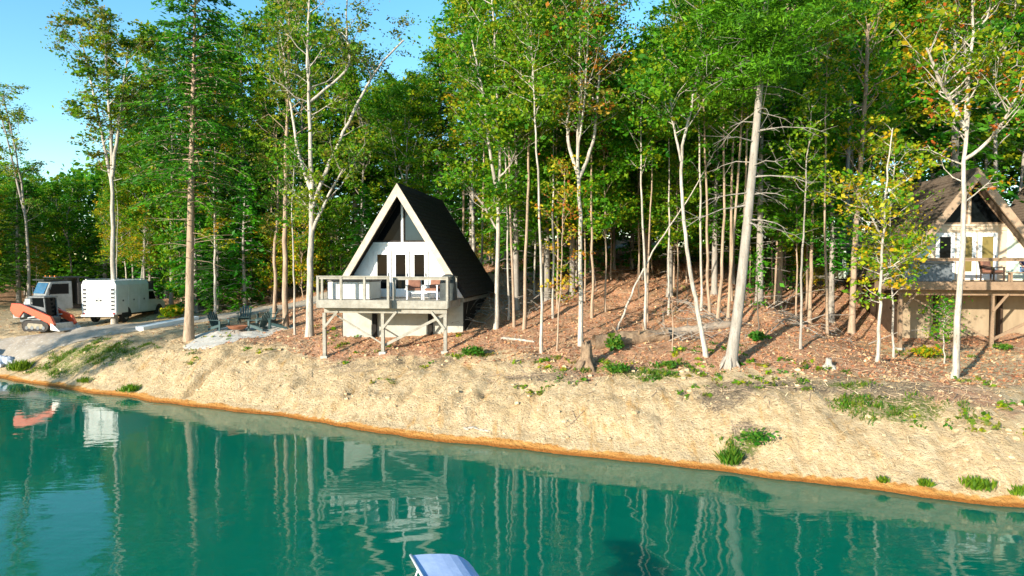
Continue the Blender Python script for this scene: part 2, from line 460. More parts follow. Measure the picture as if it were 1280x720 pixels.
GP = [((120, 442), 4.2, 1.5), ((1120, 508), 1.9, 1.0), ((790, 465), 2.2, .7), ((75, 460), 2.5, .8), ((1060, 485), 1.2, .6), ((925, 557), .7, .5), ((590, 440), 1.5, .6), ((1160, 445), 1.4, .7)]
for (p, a, b) in GP:
    g = G(*p); grass = np.maximum(grass, ell(g.x, g.y, a, b, -.45))
clay = 1 - sstep(.10, .30, SS + fbm(XX * 1.2, YY * 1.2, 35) * .12 + fbm(XX * .3, YY * .3, 37) * .12)
grass *= .62
attr = np.stack([litter, grass, clay], -1).reshape(-1, 3)

m, nt, out = new_mat('earth')
p = N(nt, 'ShaderNodeBsdfPrincipled', Roughness=.95); p.inputs['Specular IOR Level'].default_value = .1
a = N(nt, 'ShaderNodeAttribute', attribute_name='tint')
sep = nt.nodes.new('ShaderNodeSeparateColor'); nt.links.new(a.outputs['Color'], sep.inputs[0])
v = mapping(nt, (1, 1, 1)); vs = mapping(nt, (1.2, .6, .6))
n_big = noise(nt, v, .5, 5); n_mid = noise(nt, v, 2.6, 6, .65); n_fine = noise(nt, v, 11, 6, .7); n_str = noise(nt, vs, 5, 6, .68)
n_speck = noise(nt, v, 28, 4, .7)
soil = mixc(nt, ramp(nt, n_mid, .38, .62), (.62, .46, .27), (.49, .34, .18))
soil = mixc(nt, ramp(nt, n_str, .48, .66), soil, (.68, .525, .32))
soil = mixc(nt, ramp(nt, n_fine, .60, .70), soil, (.27, .17, .085))
soil = mixc(nt, ramp(nt, noise(nt, v, 1.3, 8, .78), .60, .68), soil, (.36, .25, .13))
soil = mixc(nt, ramp(nt, n_big, .55, .72), soil, (.60, .42, .22))
vst = mapping(nt, (2.2, .5, .5)); stain = noise(nt, vst, 1.2, 6, .7)
soil = mixc(nt, ramp(nt, stain, .56, .68), soil, (.50, .30, .12))
soil = mixc(nt, ramp(nt, noise(nt, mapping(nt, (3, .7, .7)), 3.1, 6, .75), .60, .66), soil, (.30, .21, .12))
lit_c = mixc(nt, ramp(nt, n_fine, .38, .62), (.62, .33, .19), (.38, .19, .105))
lit_c = mixc(nt, ramp(nt, noise(nt, v, .9, 5, .65), .5, .64), lit_c, (.33, .20, .115))
lit_c = mixc(nt, ramp(nt, n_speck, .52, .66), lit_c, (.70, .48, .31))
lit_c = mixc(nt, ramp(nt, n_mid, .55, .68), lit_c, (.50, .33, .18))
gr_c = mixc(nt, ramp(nt, n_fine, .4, .65), (.07, .13, .02), (.16, .19, .035))
cl_c = mixc(nt, ramp(nt, n_mid, .35, .65), (.60, .31, .09), (.46, .20, .05))
geo = nt.nodes.new('ShaderNodeNewGeometry'); sx_ = nt.nodes.new('ShaderNodeSeparateXYZ'); nt.links.new(geo.outputs['Position'], sx_.inputs[0])
wet = ramp(nt, math_n(nt, 'ADD', sx_.outputs['Z'], math_n(nt, 'MULTIPLY', math_n(nt, 'SUBTRACT', n_mid, .5), .12)), .10, .05)
cl_c = mixc(nt, wet, cl_c, (.30, .115, .025))
def masked(ch, lo, hi, n, amp=.5):
    x = math_n(nt, 'ADD', sep.outputs[ch], math_n(nt, 'MULTIPLY', math_n(nt, 'SUBTRACT', n, .5), amp))
    return ramp(nt, x, lo, hi)
c = mixc(nt, masked(0, .35, .65, n_mid, 1.5), soil, lit_c)
da = N(nt, 'ShaderNodeAttribute', attribute_name='debris')
deb_c = mixc(nt, ramp(nt, n_fine, .4, .62), (.36, .27, .17), (.17, .125, .085))
dx_ = math_n(nt, 'ADD', da.outputs['Fac'], math_n(nt, 'MULTIPLY', math_n(nt, 'SUBTRACT', n_fine, .5), 1.8))
c = mixc(nt, ramp(nt, dx_, .38, .72), c, deb_c)
c = mixc(nt, masked(1, .42, .7, n_fine, 1.6), c, gr_c)
c = mixc(nt, masked(2, .35, .6, n_mid, .6), c, cl_c)
nt.links.new(c, p.inputs['Base Color'])
b1 = N(nt, 'ShaderNodeBump', Strength=1.0, Distance=.10); nt.links.new(n_fine, b1.inputs['Height'])
b2 = N(nt, 'ShaderNodeBump', Strength=.9, Distance=.16); nt.links.new(n_mid, b2.inputs['Height']); nt.links.new(b2.outputs[0], b1.inputs['Normal'])
nt.links.new(b1.outputs[0], p.inputs['Normal']); nt.links.new(p.outputs[0], out.inputs[0])
ground = np_mesh('ground', np.stack([XX, YY, ZZ], -1).reshape(-1, 3), F, m, attr, smooth=True)
_da = ground.data.attributes.new('debris', 'FLOAT', 'POINT'); _da.data.foreach_set('value', np.ascontiguousarray(debris.ravel(), dtype=np.float32))
tag(ground, kind='structure')

# gravel road, laid over the ground sheet
GRAVEL = mat('gravel', (.40, .34, .265), (.29, .245, .19), .95, 1.1, bump=.6, spec=.1, fine=(.5, .47, .42))
dirs = np.gradient(RC, axis=0); dirs /= np.linalg.norm(dirs, axis=1)[:, None]; nor = np.stack([-dirs[:, 1], dirs[:, 0]], 1)
wn = 15
us = np.linspace(-1, 1, wn)
hw = 1.75 + fbm(np.arange(len(RC)) * .35, np.zeros(len(RC)), 40) * .45
hw2 = 1.75 + fbm(np.arange(len(RC)) * .35, np.zeros(len(RC)), 44) * .45
half = np.where(us[None, :] < 0, hw[:, None], hw2[:, None])
px_ = RC[:, None, :] + nor[:, None, :] * (us[None, :, None] * half[..., None])
zz = hfun(px_[..., 0], px_[..., 1]) + .05 * (1 - np.abs(us[None, :]) ** 6) + .015
V = np.concatenate([px_, zz[..., None]], -1).reshape(-1, 3)
ii = np.arange(len(RC) * wn).reshape(len(RC), wn)
F = np.stack([ii[:-1, :-1], ii[:-1, 1:], ii[1:, 1:], ii[1:, :-1]], -1).reshape(-1, 4)
tag(np_mesh('gravel_road', V, F[:, ::-1], GRAVEL, smooth=True), kind='structure')
# gravel pad of the fire pit
pc = G(296, 416)
PALEG = mat('pale_gravel', (.56, .53, .47), (.42, .39, .34), .95, 3, bump=.6, spec=.1, fine=(.3, .28, .25))
rs = np.random.RandomState(2); V = []; F = []
nr, na = 9, 48
for i in range(nr):
    for k in range(na):
        t = 2 * math.pi * k / na; r = (i / (nr - 1)) * (2.35 + .25 * math.sin(3 * t + 1) + .15 * math.sin(7 * t))
        x, y = pc.x + r * math.cos(t) * 1.08, pc.y + r * math.sin(t)
        V.append((x, y, gz(x, y) + (.045 if i < nr - 1 else .0)))
for i in range(nr - 1):
    for k in range(na): F.append((i * na + k, (i + 1) * na + k, (i + 1) * na + (k + 1) % na, i * na + (k + 1) % na))
tag(np_mesh('gravel_patch', np.array(V), np.array(F), PALEG, smooth=True), kind='structure')

# ------------------------------------------------------------------ water
BOAT = at(560, 760, 9.6)
m, nt, out = new_mat('pond_water')
p = N(nt, 'ShaderNodeBsdfPrincipled', Roughness=.03, IOR=1.33)
v = mapping(nt, (1, 1, 1))
nb = noise(nt, v, .12, 3)
nt.links.new(mixc(nt, nb, (.001, .155, .084), (.001, .120, .080)), p.inputs['Base Color'])
p.inputs['Specular IOR Level'].default_value = .42; p.inputs['Specular Tint'].default_value = (.72, 1, .95, 1); p.subsurface_method = 'BURLEY'; p.inputs['Subsurface Weight'].default_value = .8; p.inputs['Subsurface Radius'].default_value = (.5, 1, 1); p.inputs['Subsurface Scale'].default_value = 1.6
n1 = noise(nt, v, .9, 2, .5); n2 = noise(nt, mapping(nt, (.55, 1.7, 1)), 2.1, 2, .5)
patch = ramp(nt, noise(nt, v, .22, 2), .42, .62)
mp = nt.nodes.new('ShaderNodeMapping'); tc = nt.nodes.new('ShaderNodeTexCoord')
mp.inputs['Location'].default_value = (-BOAT.x, -BOAT.y, 0); nt.links.new(tc.outputs['Object'], mp.inputs[0])
wv = N(nt, 'ShaderNodeTexWave', wave_type='RINGS', rings_direction='SPHERICAL', Scale=.42, Distortion=2.2, Detail=2); nt.links.new(mp.outputs[0], wv.inputs['Vector'])
ln = nt.nodes.new('ShaderNodeVectorMath'); ln.operation = 'LENGTH'; nt.links.new(mp.outputs[0], ln.inputs[0])
near = ramp(nt, ln.outputs['Value'], 13, 2)
hgt = math_n(nt, 'ADD', math_n(nt, 'MULTIPLY', n1, .6), math_n(nt, 'MULTIPLY', math_n(nt, 'MULTIPLY', n2, math_n(nt, 'ADD', patch, .3)), .52))
hgt = math_n(nt, 'ADD', hgt, math_n(nt, 'MULTIPLY', math_n(nt, 'MULTIPLY', wv.outputs['Fac'], near), .32))
b = N(nt, 'ShaderNodeBump', Strength=.36, Distance=.028); nt.links.new(hgt, b.inputs['Height'])
nt.links.new(b.outputs[0], p.inputs['Normal']); nt.links.new(p.outputs[0], out.inputs[0])
w = MB(); w.add([(-900, -600, 0), (900, -600, 0), (900, 60, 0), (-900, 60, 0)], [(0, 1, 2, 3)])
tag(w.build('pond_water', m), kind='structure')

# ------------------------------------------------------------------ materials for built things
PALEWOOD = mat('weathered_pale_wood', (.34, .32, .27), (.24, .22, .18), .85, 4, (1, 1, 1), .3, fine=(.22, .195, .155), spec=.15)
FASCIA = mat('pale_fascia', (.52, .44, .345), (.38, .31, .235), .75, 3, bump=.2, fine=(.4, .34, .26), spec=.2)
WHITEW = mat('white_paint', (.80, .80, .78), (.72, .71, .68), .55, 2.5, bump=.08)
DARKROOF = mat('dark_shingle', (.038, .030, .026), (.022, .018, .016), .9, 7, (1, 1, 2.5), .6, spec=.15)
BLOCKW = mat('painted_block', (.43, .42, .37), (.34, .33, .285), .85, 2, bump=.25, spec=.2, fine=(.4, .37, .3))
BROWNWOOD = mat('brown_deck_wood', (.30, .20, .125), (.22, .145, .09), .8, 4, bump=.25, spec=.2, fine=(.15, .1, .065))
BROWNROOF = mat('brown_shingle', (.19, .14, .10), (.12, .09, .065), .9, 6, (1, 1, 2.5), .6, spec=.15, fine=(.11, .085, .06))
TANWALL = mat('tan_plywood', (.35, .265, .17), (.27, .2, .125), .85, 2, (1, 1, .3), .2, spec=.2)
PEACH = mat('beige_paint', (.66, .52, .37), (.56, .43, .3), .6, 2, bump=.1)
MINT = mat('pale_green_paint', (.62, .72, .60), (.52, .62, .5), .6, 2, bump=.1)
GLASSD = glass('dark_glass', (.006, .008, .009), .04, .06); GLASSB = glass('blue_dark_glass', (.03, .06, .075))
GLASSG = glass('yellowish_glass', (.25, .19, .06), .12)  # panes with a yellowish base tone
BLACK = mat('black_plastic', (.02, .02, .022), (.03, .03, .032), .5, 5)
TUBGREY = mat('tub_grey', (.55, .54, .5), (.48, .47, .43), .6, 3); TUBDARK = mat('tub_charcoal', (.14, .16, .175), (.10, .115, .125), .6, 8, fine=(.2, .2, .2))
COVER = mat('tub_cover', (.10, .085, .07), (.07, .06, .05), .6, 5, bump=.2); COVERG = mat('tub_cover_grey', (.3, .32, .34), (.22, .24, .26), .6, 5, bump=.2)
CUSHION = mat('brown_cushion', (.26, .12, .075), (.19, .085, .055), .9, 8, bump=.3); WICKER = mat('dark_wicker', (.07, .045, .03), (.035, .024, .018), .8, 40, bump=.5)
GRILLC = mat('grill_cover', (.05, .06, .055), (.035, .04, .04), .75, 6, bump=.4)
WHITEM = mat('white_metal', (.75, .75, .73), (.66, .66, .64), .4, 5)

def rake_poly(hw, ht, z): return hw * (1 - z / ht)
def make_cabin(loc, rz, label, M, doors='w', deck=True, dormer=False, front_ext=(2.95, 2.72), found=2.6, deep=7.5, group=None, post_z=(), tubside=True, HW=3.1, HT=4.9):
    """A-frame: local x right, y away from the lake, z up from deck level; origin on the front wall"""
    OV = .75                      # roof overhang in front of the front wall
    root = thing('a_frame_cabin', label, 'cabin', loc, rz, group)
    th = .22
    nx_, nz_ = HT / math.hypot(HW, HT), HW / math.hypot(HW, HT)
    # foundation: block walls
    f = MB(); f.box(-2.95, 2.88, 0.0, deep - .2, -found - 1.2, -.2)
    f.build('foundation', M['found'], root)
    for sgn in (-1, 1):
        sw = MB(); sw.box(*((-3.0, -2.953) if sgn < 0 else (2.883, 2.93)), .05, deep - .25, -found - 1.2, -.205); sw.build('side_shade_skin', M['painted_shade'], root)  # thin dark skins put the shade of the foundation sides into colour
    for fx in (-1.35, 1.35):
        fp_ = MB(); fp_.box(fx - .1, fx + .1, -.16, -.004, -found - 1.0, -.2); fp_.build('shadow_strip', M['painted_shade'], root)  # dark strips painting in the deck posts' shadows on the foundation front
    fl = MB(); fl.box(-2.95, 2.95, -.02, deep - .15, -.2, -.02); fl.build('floor_slab', M['deck'], root)
    # roof: two slopes, shingle courses as real steps
    roof = MB()
    for sgn in (-1, 1):
        a = Vector((0, 0, HT)); bpt = Vector((sgn * HW * 1.0, 0, 0.0)); d = bpt - a
        nrm = Vector((sgn * nx_, 0, nz_))
        nc = 26
        for i in range(nc):
            p0 = a + d * (i / nc); p1 = a + d * ((i + 1) / nc)
            t0, t1 = th * .80, th * .80 + .022
            poly = [p0, p1, p1 + nrm * t1, p0 + nrm * t0]
            poly = [(v.x, v.z) for v in poly]
            if sgn < 0: poly = poly[::-1]
            roof.prism_y(poly, -OV, deep + .35)
    roof.prism_y([(-.2, HT + .06), (.2, HT + .06), (0, HT + .40)], -OV + .0, deep + .34)
    ro = roof.build('roof', M['roof'], root)
    # rake boards on front and rear edges
    for yy in (-OV - .05, deep + .40):
        for sgn in (-1, 1):
            k = MB()
            a0 = Vector((0, 0, HT + .36)); zb = .9; b0 = Vector((sgn * ((HW + .17) - zb * (HW + .17) / (HT + .36)), 0, zb))
            a1 = Vector((0, 0, HT - .22)); b1 = Vector((sgn * ((HW - .16) * (1 - zb / (HT - .22))), 0, zb))
            poly = [(v.x, v.z) for v in (a0, b0, b1, a1)]
            if sgn > 0: poly = poly[::-1]
            k.prism_y(poly, yy - .05, yy + .045)
            k.build('rake_board', M['fascia'], root)
    # soffit planks under the overhang are the roof's own underside; front wall
    zs = 2.55
    wx = lambda z: HW * (1 - z / HT) - .03
    wall = MB()
    wall.prism_y([(-wx(0), 0), (wx(0), 0), (wx(zs), zs), (-wx(zs), zs)], .0, .14)
    wall.build('front_wall', M['wall'], root)
    bw = MB(); bw.prism_y([(-wx(0), 0), (wx(0), 0), (0, HT - .05)], deep - .2, deep - .06); bw.build('rear_wall', M['wall2'], root)
    # cladding panels beside the doors
    for sgn in (-1, 1):
        side = MB()
        poly = [(sgn * 1.62, .03), (sgn * (wx(.03) - .05), .03), (sgn * 1.66, (HT * (1 - (1.66 + .09) / HW)))]
        side.prism_y(poly if sgn < 0 else poly[::-1], -.02, .01)
        side.build('wall_panel', M['wall2'], root)
    # head band over the doors
    hb = MB(); hb.box(-wx(2.36) + .12, wx(2.36) - .12, -.05, .0, 2.3, 2.36); hb.box(-wx(2.62), wx(2.62), -.06, .06, 2.5, 2.6)
    hb.build('trim_board', M['trim'], root)
    # two triangular windows with a mullion between
    top = HT - .55
    for sgn in (-1, 1):
        wi = MB()
        pts = [(sgn * .05, 2.6), (sgn * (wx(2.6) - .02), 2.6), (sgn * .05, HT * (1 - .10 / HW) - .0)]
        def inset(pts, d):
            cx = sum(p[0] for p in pts) / 3; cz = sum(p[1] for p in pts) / 3
            return [(p[0] + (cx - p[0]) * d, p[1] + (cz - p[1]) * d) for p in pts]
        inn = inset(pts, .12)
        for i in range(3):
            j = (i + 1) % 3
            q = [pts[i], pts[j], inn[j], inn[i]]
            wi.prism_y(q if sgn < 0 else q[::-1], -.015, .10)
        wo = wi.build('window', M['winframe'], root)
        g = MB(); g.prism_y(inn if sgn < 0 else inn[::-1], .035, .055); g.build('pane', M['pane_l'] if sgn < 0 else M['pane_r'], wo)
    mu = MB(); mu.box(-.05, .05, -.06, .12, 2.6, HT - .35); mu.build('mullion', M['trim'], root)
    # doors
    for i, dx in enumerate((-.98, -.08, .82)):
        d = MB(); w2 = .41
        d.box(dx - w2, dx - .24, -.055, -.004, .04, 2.2); d.box(dx + .24, dx + w2, -.055, -.004, .04, 2.2)
        d.box(dx - .24, dx + .24, -.055, -.004, 2.02, 2.2); d.box(dx - .24, dx + .24, -.055, -.004, .04, .42)
        do = d.build('door', M['door'], root, bevel=.008)
        g = MB(); g.box(dx - .24, dx + .24, -.032, -.012, .42, 2.02); g.build('pane', M['door_glass'][i], do)
        hn = MB(); hn.bar((dx + .31, -.095, 1.0), (dx + .31, -.095, 1.16), .03, .03); hn.bar((dx + .31, -.1, 1.02), (dx + .31, -.05, 1.02), .02, .02); hn.build('handle', BLACK, do)
        if i < 2:
            s_ = MB(); s_.box(dx + .43, dx + .47, -.03, .0, .04, 2.25); s_.build('door_gap_strip', M['gap_strip'], root)  # narrow strip in the gap between door leaves
    if dormer:
        dm = MB(); y0, y1 = 5.1, 7.4
        dm.prism_x([(y0, .0), (y1, .0), (y1, 1.7), ((y0 + y1) / 2, 2.5), (y0, 1.7)], -3.75, -1.6)
        do = dm.build('dormer', M['wall2'], root)
        g = MB(); g.prism_x([(y0 + .2, .5), (y1 - .2, .5), (y1 - .2, 1.6), ((y0 + y1) / 2, 2.15), (y0 + .2, 1.6)], -3.79, -3.755); g.build('pane', GLASSB, do)
        g = MB(); g.prism_y([(-3.65, .6), (-3.0, .6), (-3.0, 1.6), (-3.65, 1.6)], y0 - .03, y0 - .004); g.build('pane', GLASSB, do)
        rf = MB()
        for (ya, za, yb, zb) in ((y0 - .2, 1.62, (y0 + y1) / 2, 2.62), ((y0 + y1) / 2, 2.62, y1 + .2, 1.62)):
            rf.bar((-2.5, ya, za), (-2.5, yb, zb), 2.9, .1, up=(0, 0, 1))
        rf.build('dormer_roof', M['roof'], do)
    if deck:
        XL, XR = front_ext; DY = 2.45
        dk = MB()
        xs = np.arange(-XL, XR, .145)
        nb = int((DY - .0) / .145)
        for i in range(nb):
            y = -DY + i * .145
            dk.box(-XL, XR, y, y + .138, -.055, -.018)
        do = dk.build('deck', M['deck'], root)
        st = MB(); st.box(-XL - .02, XR + .02, -DY - .07, -DY - .004, -.36, -.03); st.box(-XL - .06, -XL - .004, -DY, -.02, -.36, -.03); st.box(XR + .004, XR + .06, -DY, -.02, -.36, -.03)
        st.build('rim_board', M['deck'], do)
        st = MB(); st.box(-XL + .05, XR - .05, -DY + .14, -DY + .26, -.58, -.365)
        for jx in np.arange(-XL + .3, XR - .1, .55): st.box(jx - .02, jx + .02, -DY + .3, -.04, -.3, -.06)
        st.build('joist', M['deck'], do)
        # left half steps a little forward, as a landing
        xm = .28 if tubside else XR - .1
        la = MB(); la.box(-XL - .06, xm, -DY - .44, -DY - .074, -.33, .015); la.build('deck_landing', M['deck'], do)
        # posts down to the ground
        for px0, pz in post_z:
            po = MB(); po.box(px0 - .07, px0 + .07, -DY + .07, -DY + .21, pz - .3, -.585)
            po.build('post', M['deck'], do)
            pb = MB(); pb.box(px0 - .15, px0 + .15, -DY - .01, -DY + .29, pz - .3, pz + .05); pb.build('post_footing', BLOCKW, do)
        # braces
        ps = post_z
        for i, (x0, z0) in enumerate(ps):
            br = MB()
            s_ = 1 if i < len(ps) - 1 else -1
            br.bar((x0, -DY + .04, -1.25), (x0 + s_ * .62, -DY + .1, -.5), .05, .1); br.build('brace', M['deck'], do)
        for i in range(len(ps) - 1):
            br = MB(); a_, b_ = ps[i], ps[i + 1]
            if i % 2 == 0: br.bar((a_[0] + .35, -DY + .28, -.62), (b_[0], -DY + .24, b_[1] + .35), .03, .07)
            else: br.bar((a_[0], -DY + .24, a_[1] + .3), (b_[0] - .05, -DY + .24, -.62), .04, .12)
            br.build('brace', M['deck'], do)
        # railing
        def rail(x0, x1, y, z0=0.0, posts=3):
            r = MB(); H = 1.0
            r.box(x0 - .05, x1 + .05, y - .07, y + .07, z0 + H, z0 + H + .045)
            r.box(x0, x1, y - .02, y + .02, z0 + H - .1, z0 + H - .002)
            for i in range(posts):
                xx = x0 + (x1 - x0) * i / (posts - 1)
                r.box(xx - .05, xx + .05, y - .05, y + .05, z0 - .3, z0 + H - .002)
            r.build('railing', M['deck'], do)
        if tubside:
            rail(-XL - .0, xm - .06, -DY - .38, .015, 4); rail(xm + .08, XR, -DY - .0, -.02, 2)
        else:
            rail(-XL, XR, -DY - .01, -.02, 4)
        for sx in (-XL - .03, XR + .03):
            r = MB(); r.box(sx - .06, sx + .06, -DY + .1, -.75, .98, 1.025)
            for yy in (-DY + .14, -.85): r.box(sx - .045, sx + .045, yy - .045, yy + .045, -.3, .979)
            r.build('railing', M['deck'], do)
    return root

CAB1 = dict(found=BLOCKW, roof=DARKROOF, fascia=FASCIA, wall=WHITEW, wall2=WHITEW, trim=WHITEW, winframe=DARKROOF, pane_l=GLASSD, pane_r=GLASSB, door=WHITEW, door_glass=[GLASSD] * 3, gap_strip=mat('grey_strip', (.35, .34, .33)), deck=PALEWOOD, painted_shade=mat('side_shade_black', (.018, .016, .015), (.03, .026, .022), .9, 3, bump=.3, spec=.1))  # sidew: near-black colour standing for shade below the roof
CAB2 = dict(found=TANWALL, roof=BROWNROOF, fascia=mat('tan_fascia', (.36, .25, .16), (.27, .185, .12), .8, 3, bump=.2), wall=PEACH, wall2=MINT, trim=PEACH, winframe=BROWNWOOD, pane_l=GLASSD, pane_r=GLASSD, door=WHITEW, door_glass=[GLASSD, GLASSG, GLASSG], gap_strip=PEACH, deck=BROWNWOOD, painted_shade=mat('side_shade_brown', (.07, .045, .03), (.05, .032, .02), .9, 3, bump=.3, spec=.1))  # sidew: browner version of the painted shade
YAW = R(-8)
C1 = at(503.5, 372, 32.5)
def lw(C, x, y, z=0, yaw=YAW):
    c, s = math.cos(yaw), math.sin(yaw); return Vector((C.x + x * c - y * s, C.y + x * s + y * c, C.z + z))
def post_list(C, xs, DY=2.45, yaw=YAW):
    o = []
    for x in xs:
        p = lw(C, x, -DY + .14, 0, yaw); o.append((x, gz(p.x, p.y) - C.z))
    return o
make_cabin(C1, YAW, 'white fronted A-frame cabin with black roof and pale wooden deck on posts', CAB1, front_ext=(2.95, 2.72), post_z=post_list(C1, (-2.88, -.2, 2.6)), found=C1.z - gz(C1.x, C1.y) + .6)
C2 = at(1209, 351, 31.8)
make_cabin(C2, YAW, 'brown A-frame cabin with beige doors behind white trunk on the right', CAB2, post_z=post_list(C2, (-3.75, -.1, 3.4)), found=C2.z - gz(C2.x, C2.y) + .8, front_ext=(3.95, 3.9), dormer=True, tubside=False, HW=3.5, HT=4.7)
C3 = Vector((34.0, 39.0, gz(34, 39) + 1.5))
make_cabin(C3, YAW, 'brown roofed A-frame cabin further back, mostly cut off by the picture edge', CAB2, post_z=post_list(C3, (-3.0, 0, 3.0)), found=2.5, tubside=False)

# ------------------------------------------------------------------ deck furniture
def hot_tub(loc, rz, label, body, cover):
    r = thing('hot_tub', label, 'hot tub', loc, rz)
    b = MB(); b.box(-.98, .98, -.55, .95, .03, .80)
    for i in range(12): b.box(-.96 + i * .163, -.96 + i * .163 + .13, -.565, -.55, .08, .76)
    b.build('tub_body', body, r, bevel=.03)
    c = MB(); c.box(-1.03, 1.03, -.6, 1.0, .805, .9); c.build('tub_cover', cover, r, bevel=.03)
    h = MB(); h.bar((-.5, -.62, .85), (-.3, -.62, .85), .02, .04); h.build('strap', BLACK, r)
    return r
hot_tub(lw(C1, -1.85, -1.55, -.018), YAW, 'pale grey hot tub with dark lid on the white cabin deck', TUBGREY, COVER)
hot_tub(lw(C2, -2.6, -1.6, -.018), YAW, 'charcoal hot tub with grey lid on the brown cabin deck', TUBDARK, COVERG)
def armchair(loc, rz, label, frame, cush, group=None):
    r = thing('patio_armchair', label, 'armchair', loc, rz, group)
    s = MB(); s.box(-.3, .3, -.3, .3, .34, .40); s.build('seat', frame, r)
    for sx in (-1, 1):
        for sy in (-.28, .28):
            l = MB(); l.box(sx * .33 - .025, sx * .33 + .025, sy - .025, sy + .025, 0, .62); l.build('leg', frame, r)
        a = MB(); a.box(sx * .33 - .04, sx * .33 + .04, -.32, .32, .622, .66); a.build('armrest', frame, r)
    b = MB(); b.bar((0, .3, .36), (0, .42, .92), .62, .04, up=(0, 1, 0)); b.build('backrest', frame, r)
    c = MB(); c.box(-.29, .29, -.3, .26, .402, .52); c.build('seat_cushion', cush, r, bevel=.04)
    c = MB(); c.bar((0, .24, .5), (0, .34, .95), .56, .11, up=(0, 1, 0)); c.build('back_cushion', cush, r, bevel=.04)
    return r
armchair(lw(C1, .95, -1.35, -.018), YAW + R(15), 'white framed armchair with brown cushions nearer the cabin doors', WHITEM, CUSHION, 'armchairs on the white cabin deck')
armchair(lw(C1, 1.85, -1.45, -.018), YAW - R(12), 'white framed armchair with brown cushions beside the covered grill', WHITEM, CUSHION, 'armchairs on the white cabin deck')
def grill(loc, rz, label):
    r = thing('covered_grill', label, 'grill', loc, rz)
    b = MB(); rs_ = random.Random(3)
    n = 20; prof = [(0, .36, .3), (.3, .345, .285), (.75, .33, .27), (.95, .31, .26), (1.08, .24, .2), (1.14, .1, .1)]
    vs = []; fs = []
    for (z, rx, ry) in prof:
        for k in range(n):
            t = 2 * math.pi * k / n; e = 1 + (.05 * math.sin(5 * t + z * 4)) + rs_.uniform(-.015, .015)
            cx = abs(math.cos(t)) ** .55 * math.copysign(1, math.cos(t)); sy = abs(math.sin(t)) ** .55 * math.copysign(1, math.sin(t))
            vs.append((rx * cx * e, ry * sy * e, z))
    for i in range(len(prof) - 1):
        for k in range(n): fs.append((i * n + k, i * n + (k + 1) % n, (i + 1) * n + (k + 1) % n, (i + 1) * n + k))
    fs.append(tuple((len(prof) - 1) * n + k for k in range(n)))
    b.add(vs, fs); b.build('grill_cover', GRILLC, r, smooth=True)
    for sx in (-1, 1):
        w = MB(); w.tube([(sx * .3 - .02, .0, .05), (sx * .3 + .02, .0, .05)], .05, 12); w.build('wheel', BLACK, r)
    return r
grill(lw(C1, 2.6, -1.75, -.018), YAW, 'dark covered grill at the right end of the white cabin deck')
armchair(lw(C2, .3, -1.5, -.018), YAW + R(30), 'brown wicker armchair on the brown cabin deck beside the hot tub', WICKER, CUSHION)
# low dark fire table
t = thing('fire_table', 'low black fire table on the brown cabin deck, cut by the right picture edge', 'table', lw(C2, 2.95, -1.85, -.018), YAW)
b = MB(); b.box(-.6, .6, -.35, .35, .06, .52); b.build('table_base', BLACK, t, bevel=.02)
b = MB(); b.box(-.66, .66, -.41, .41, .523, .58); b.build('tabletop', TUBDARK, t, bevel=.015)
# seated person
SKIN = mat('skin', (.62, .40, .30), (.55, .33, .25), .55, 12); NAVY = mat('navy_cloth', (.02, .03, .085), (.015, .02, .055), .9, 10, bump=.3); JEANS = mat('blue_jeans', (.13, .24, .42), (.09, .17, .32), .9, 14, bump=.3); HAIR = mat('brown_hair', (.06, .035, .02), (.035, .02, .012), .6, 30, (1, 1, .3), .4)
def skin_chain(name, chains, m, parent, sub=2):
    """chains: [[(pos,r),...]] ; first point of later chains may index an existing vertex ('v',i)"""
    vs = []; es = []; rad = []
    for ch in chains:
        prev = None
        for e in ch:
            if e[0] == 'v': prev = e[1]; continue
            vs.append(e[0]); rad.append(e[1]); i = len(vs) - 1
            if prev is not None: es.append((prev, i))
            prev = i
    me = bpy.data.meshes.new(name); me.from_pydata(vs, es, []); me.materials.append(m)
    o = bpy.data.objects.new(name, me); col.objects.link(o); o.parent = parent
    md = o.modifiers.new('skin', 'SKIN'); md.use_smooth_shade = True
    for i, r in enumerate(rad):
        d = me.skin_vertices[0].data[i]; d.radius = r if isinstance(r, tuple) else (r, r); d.use_root = (i == 0)
    s_ = o.modifiers.new('sub', 'SUBSURF'); s_.levels = sub; s_.render_levels = sub
    return o
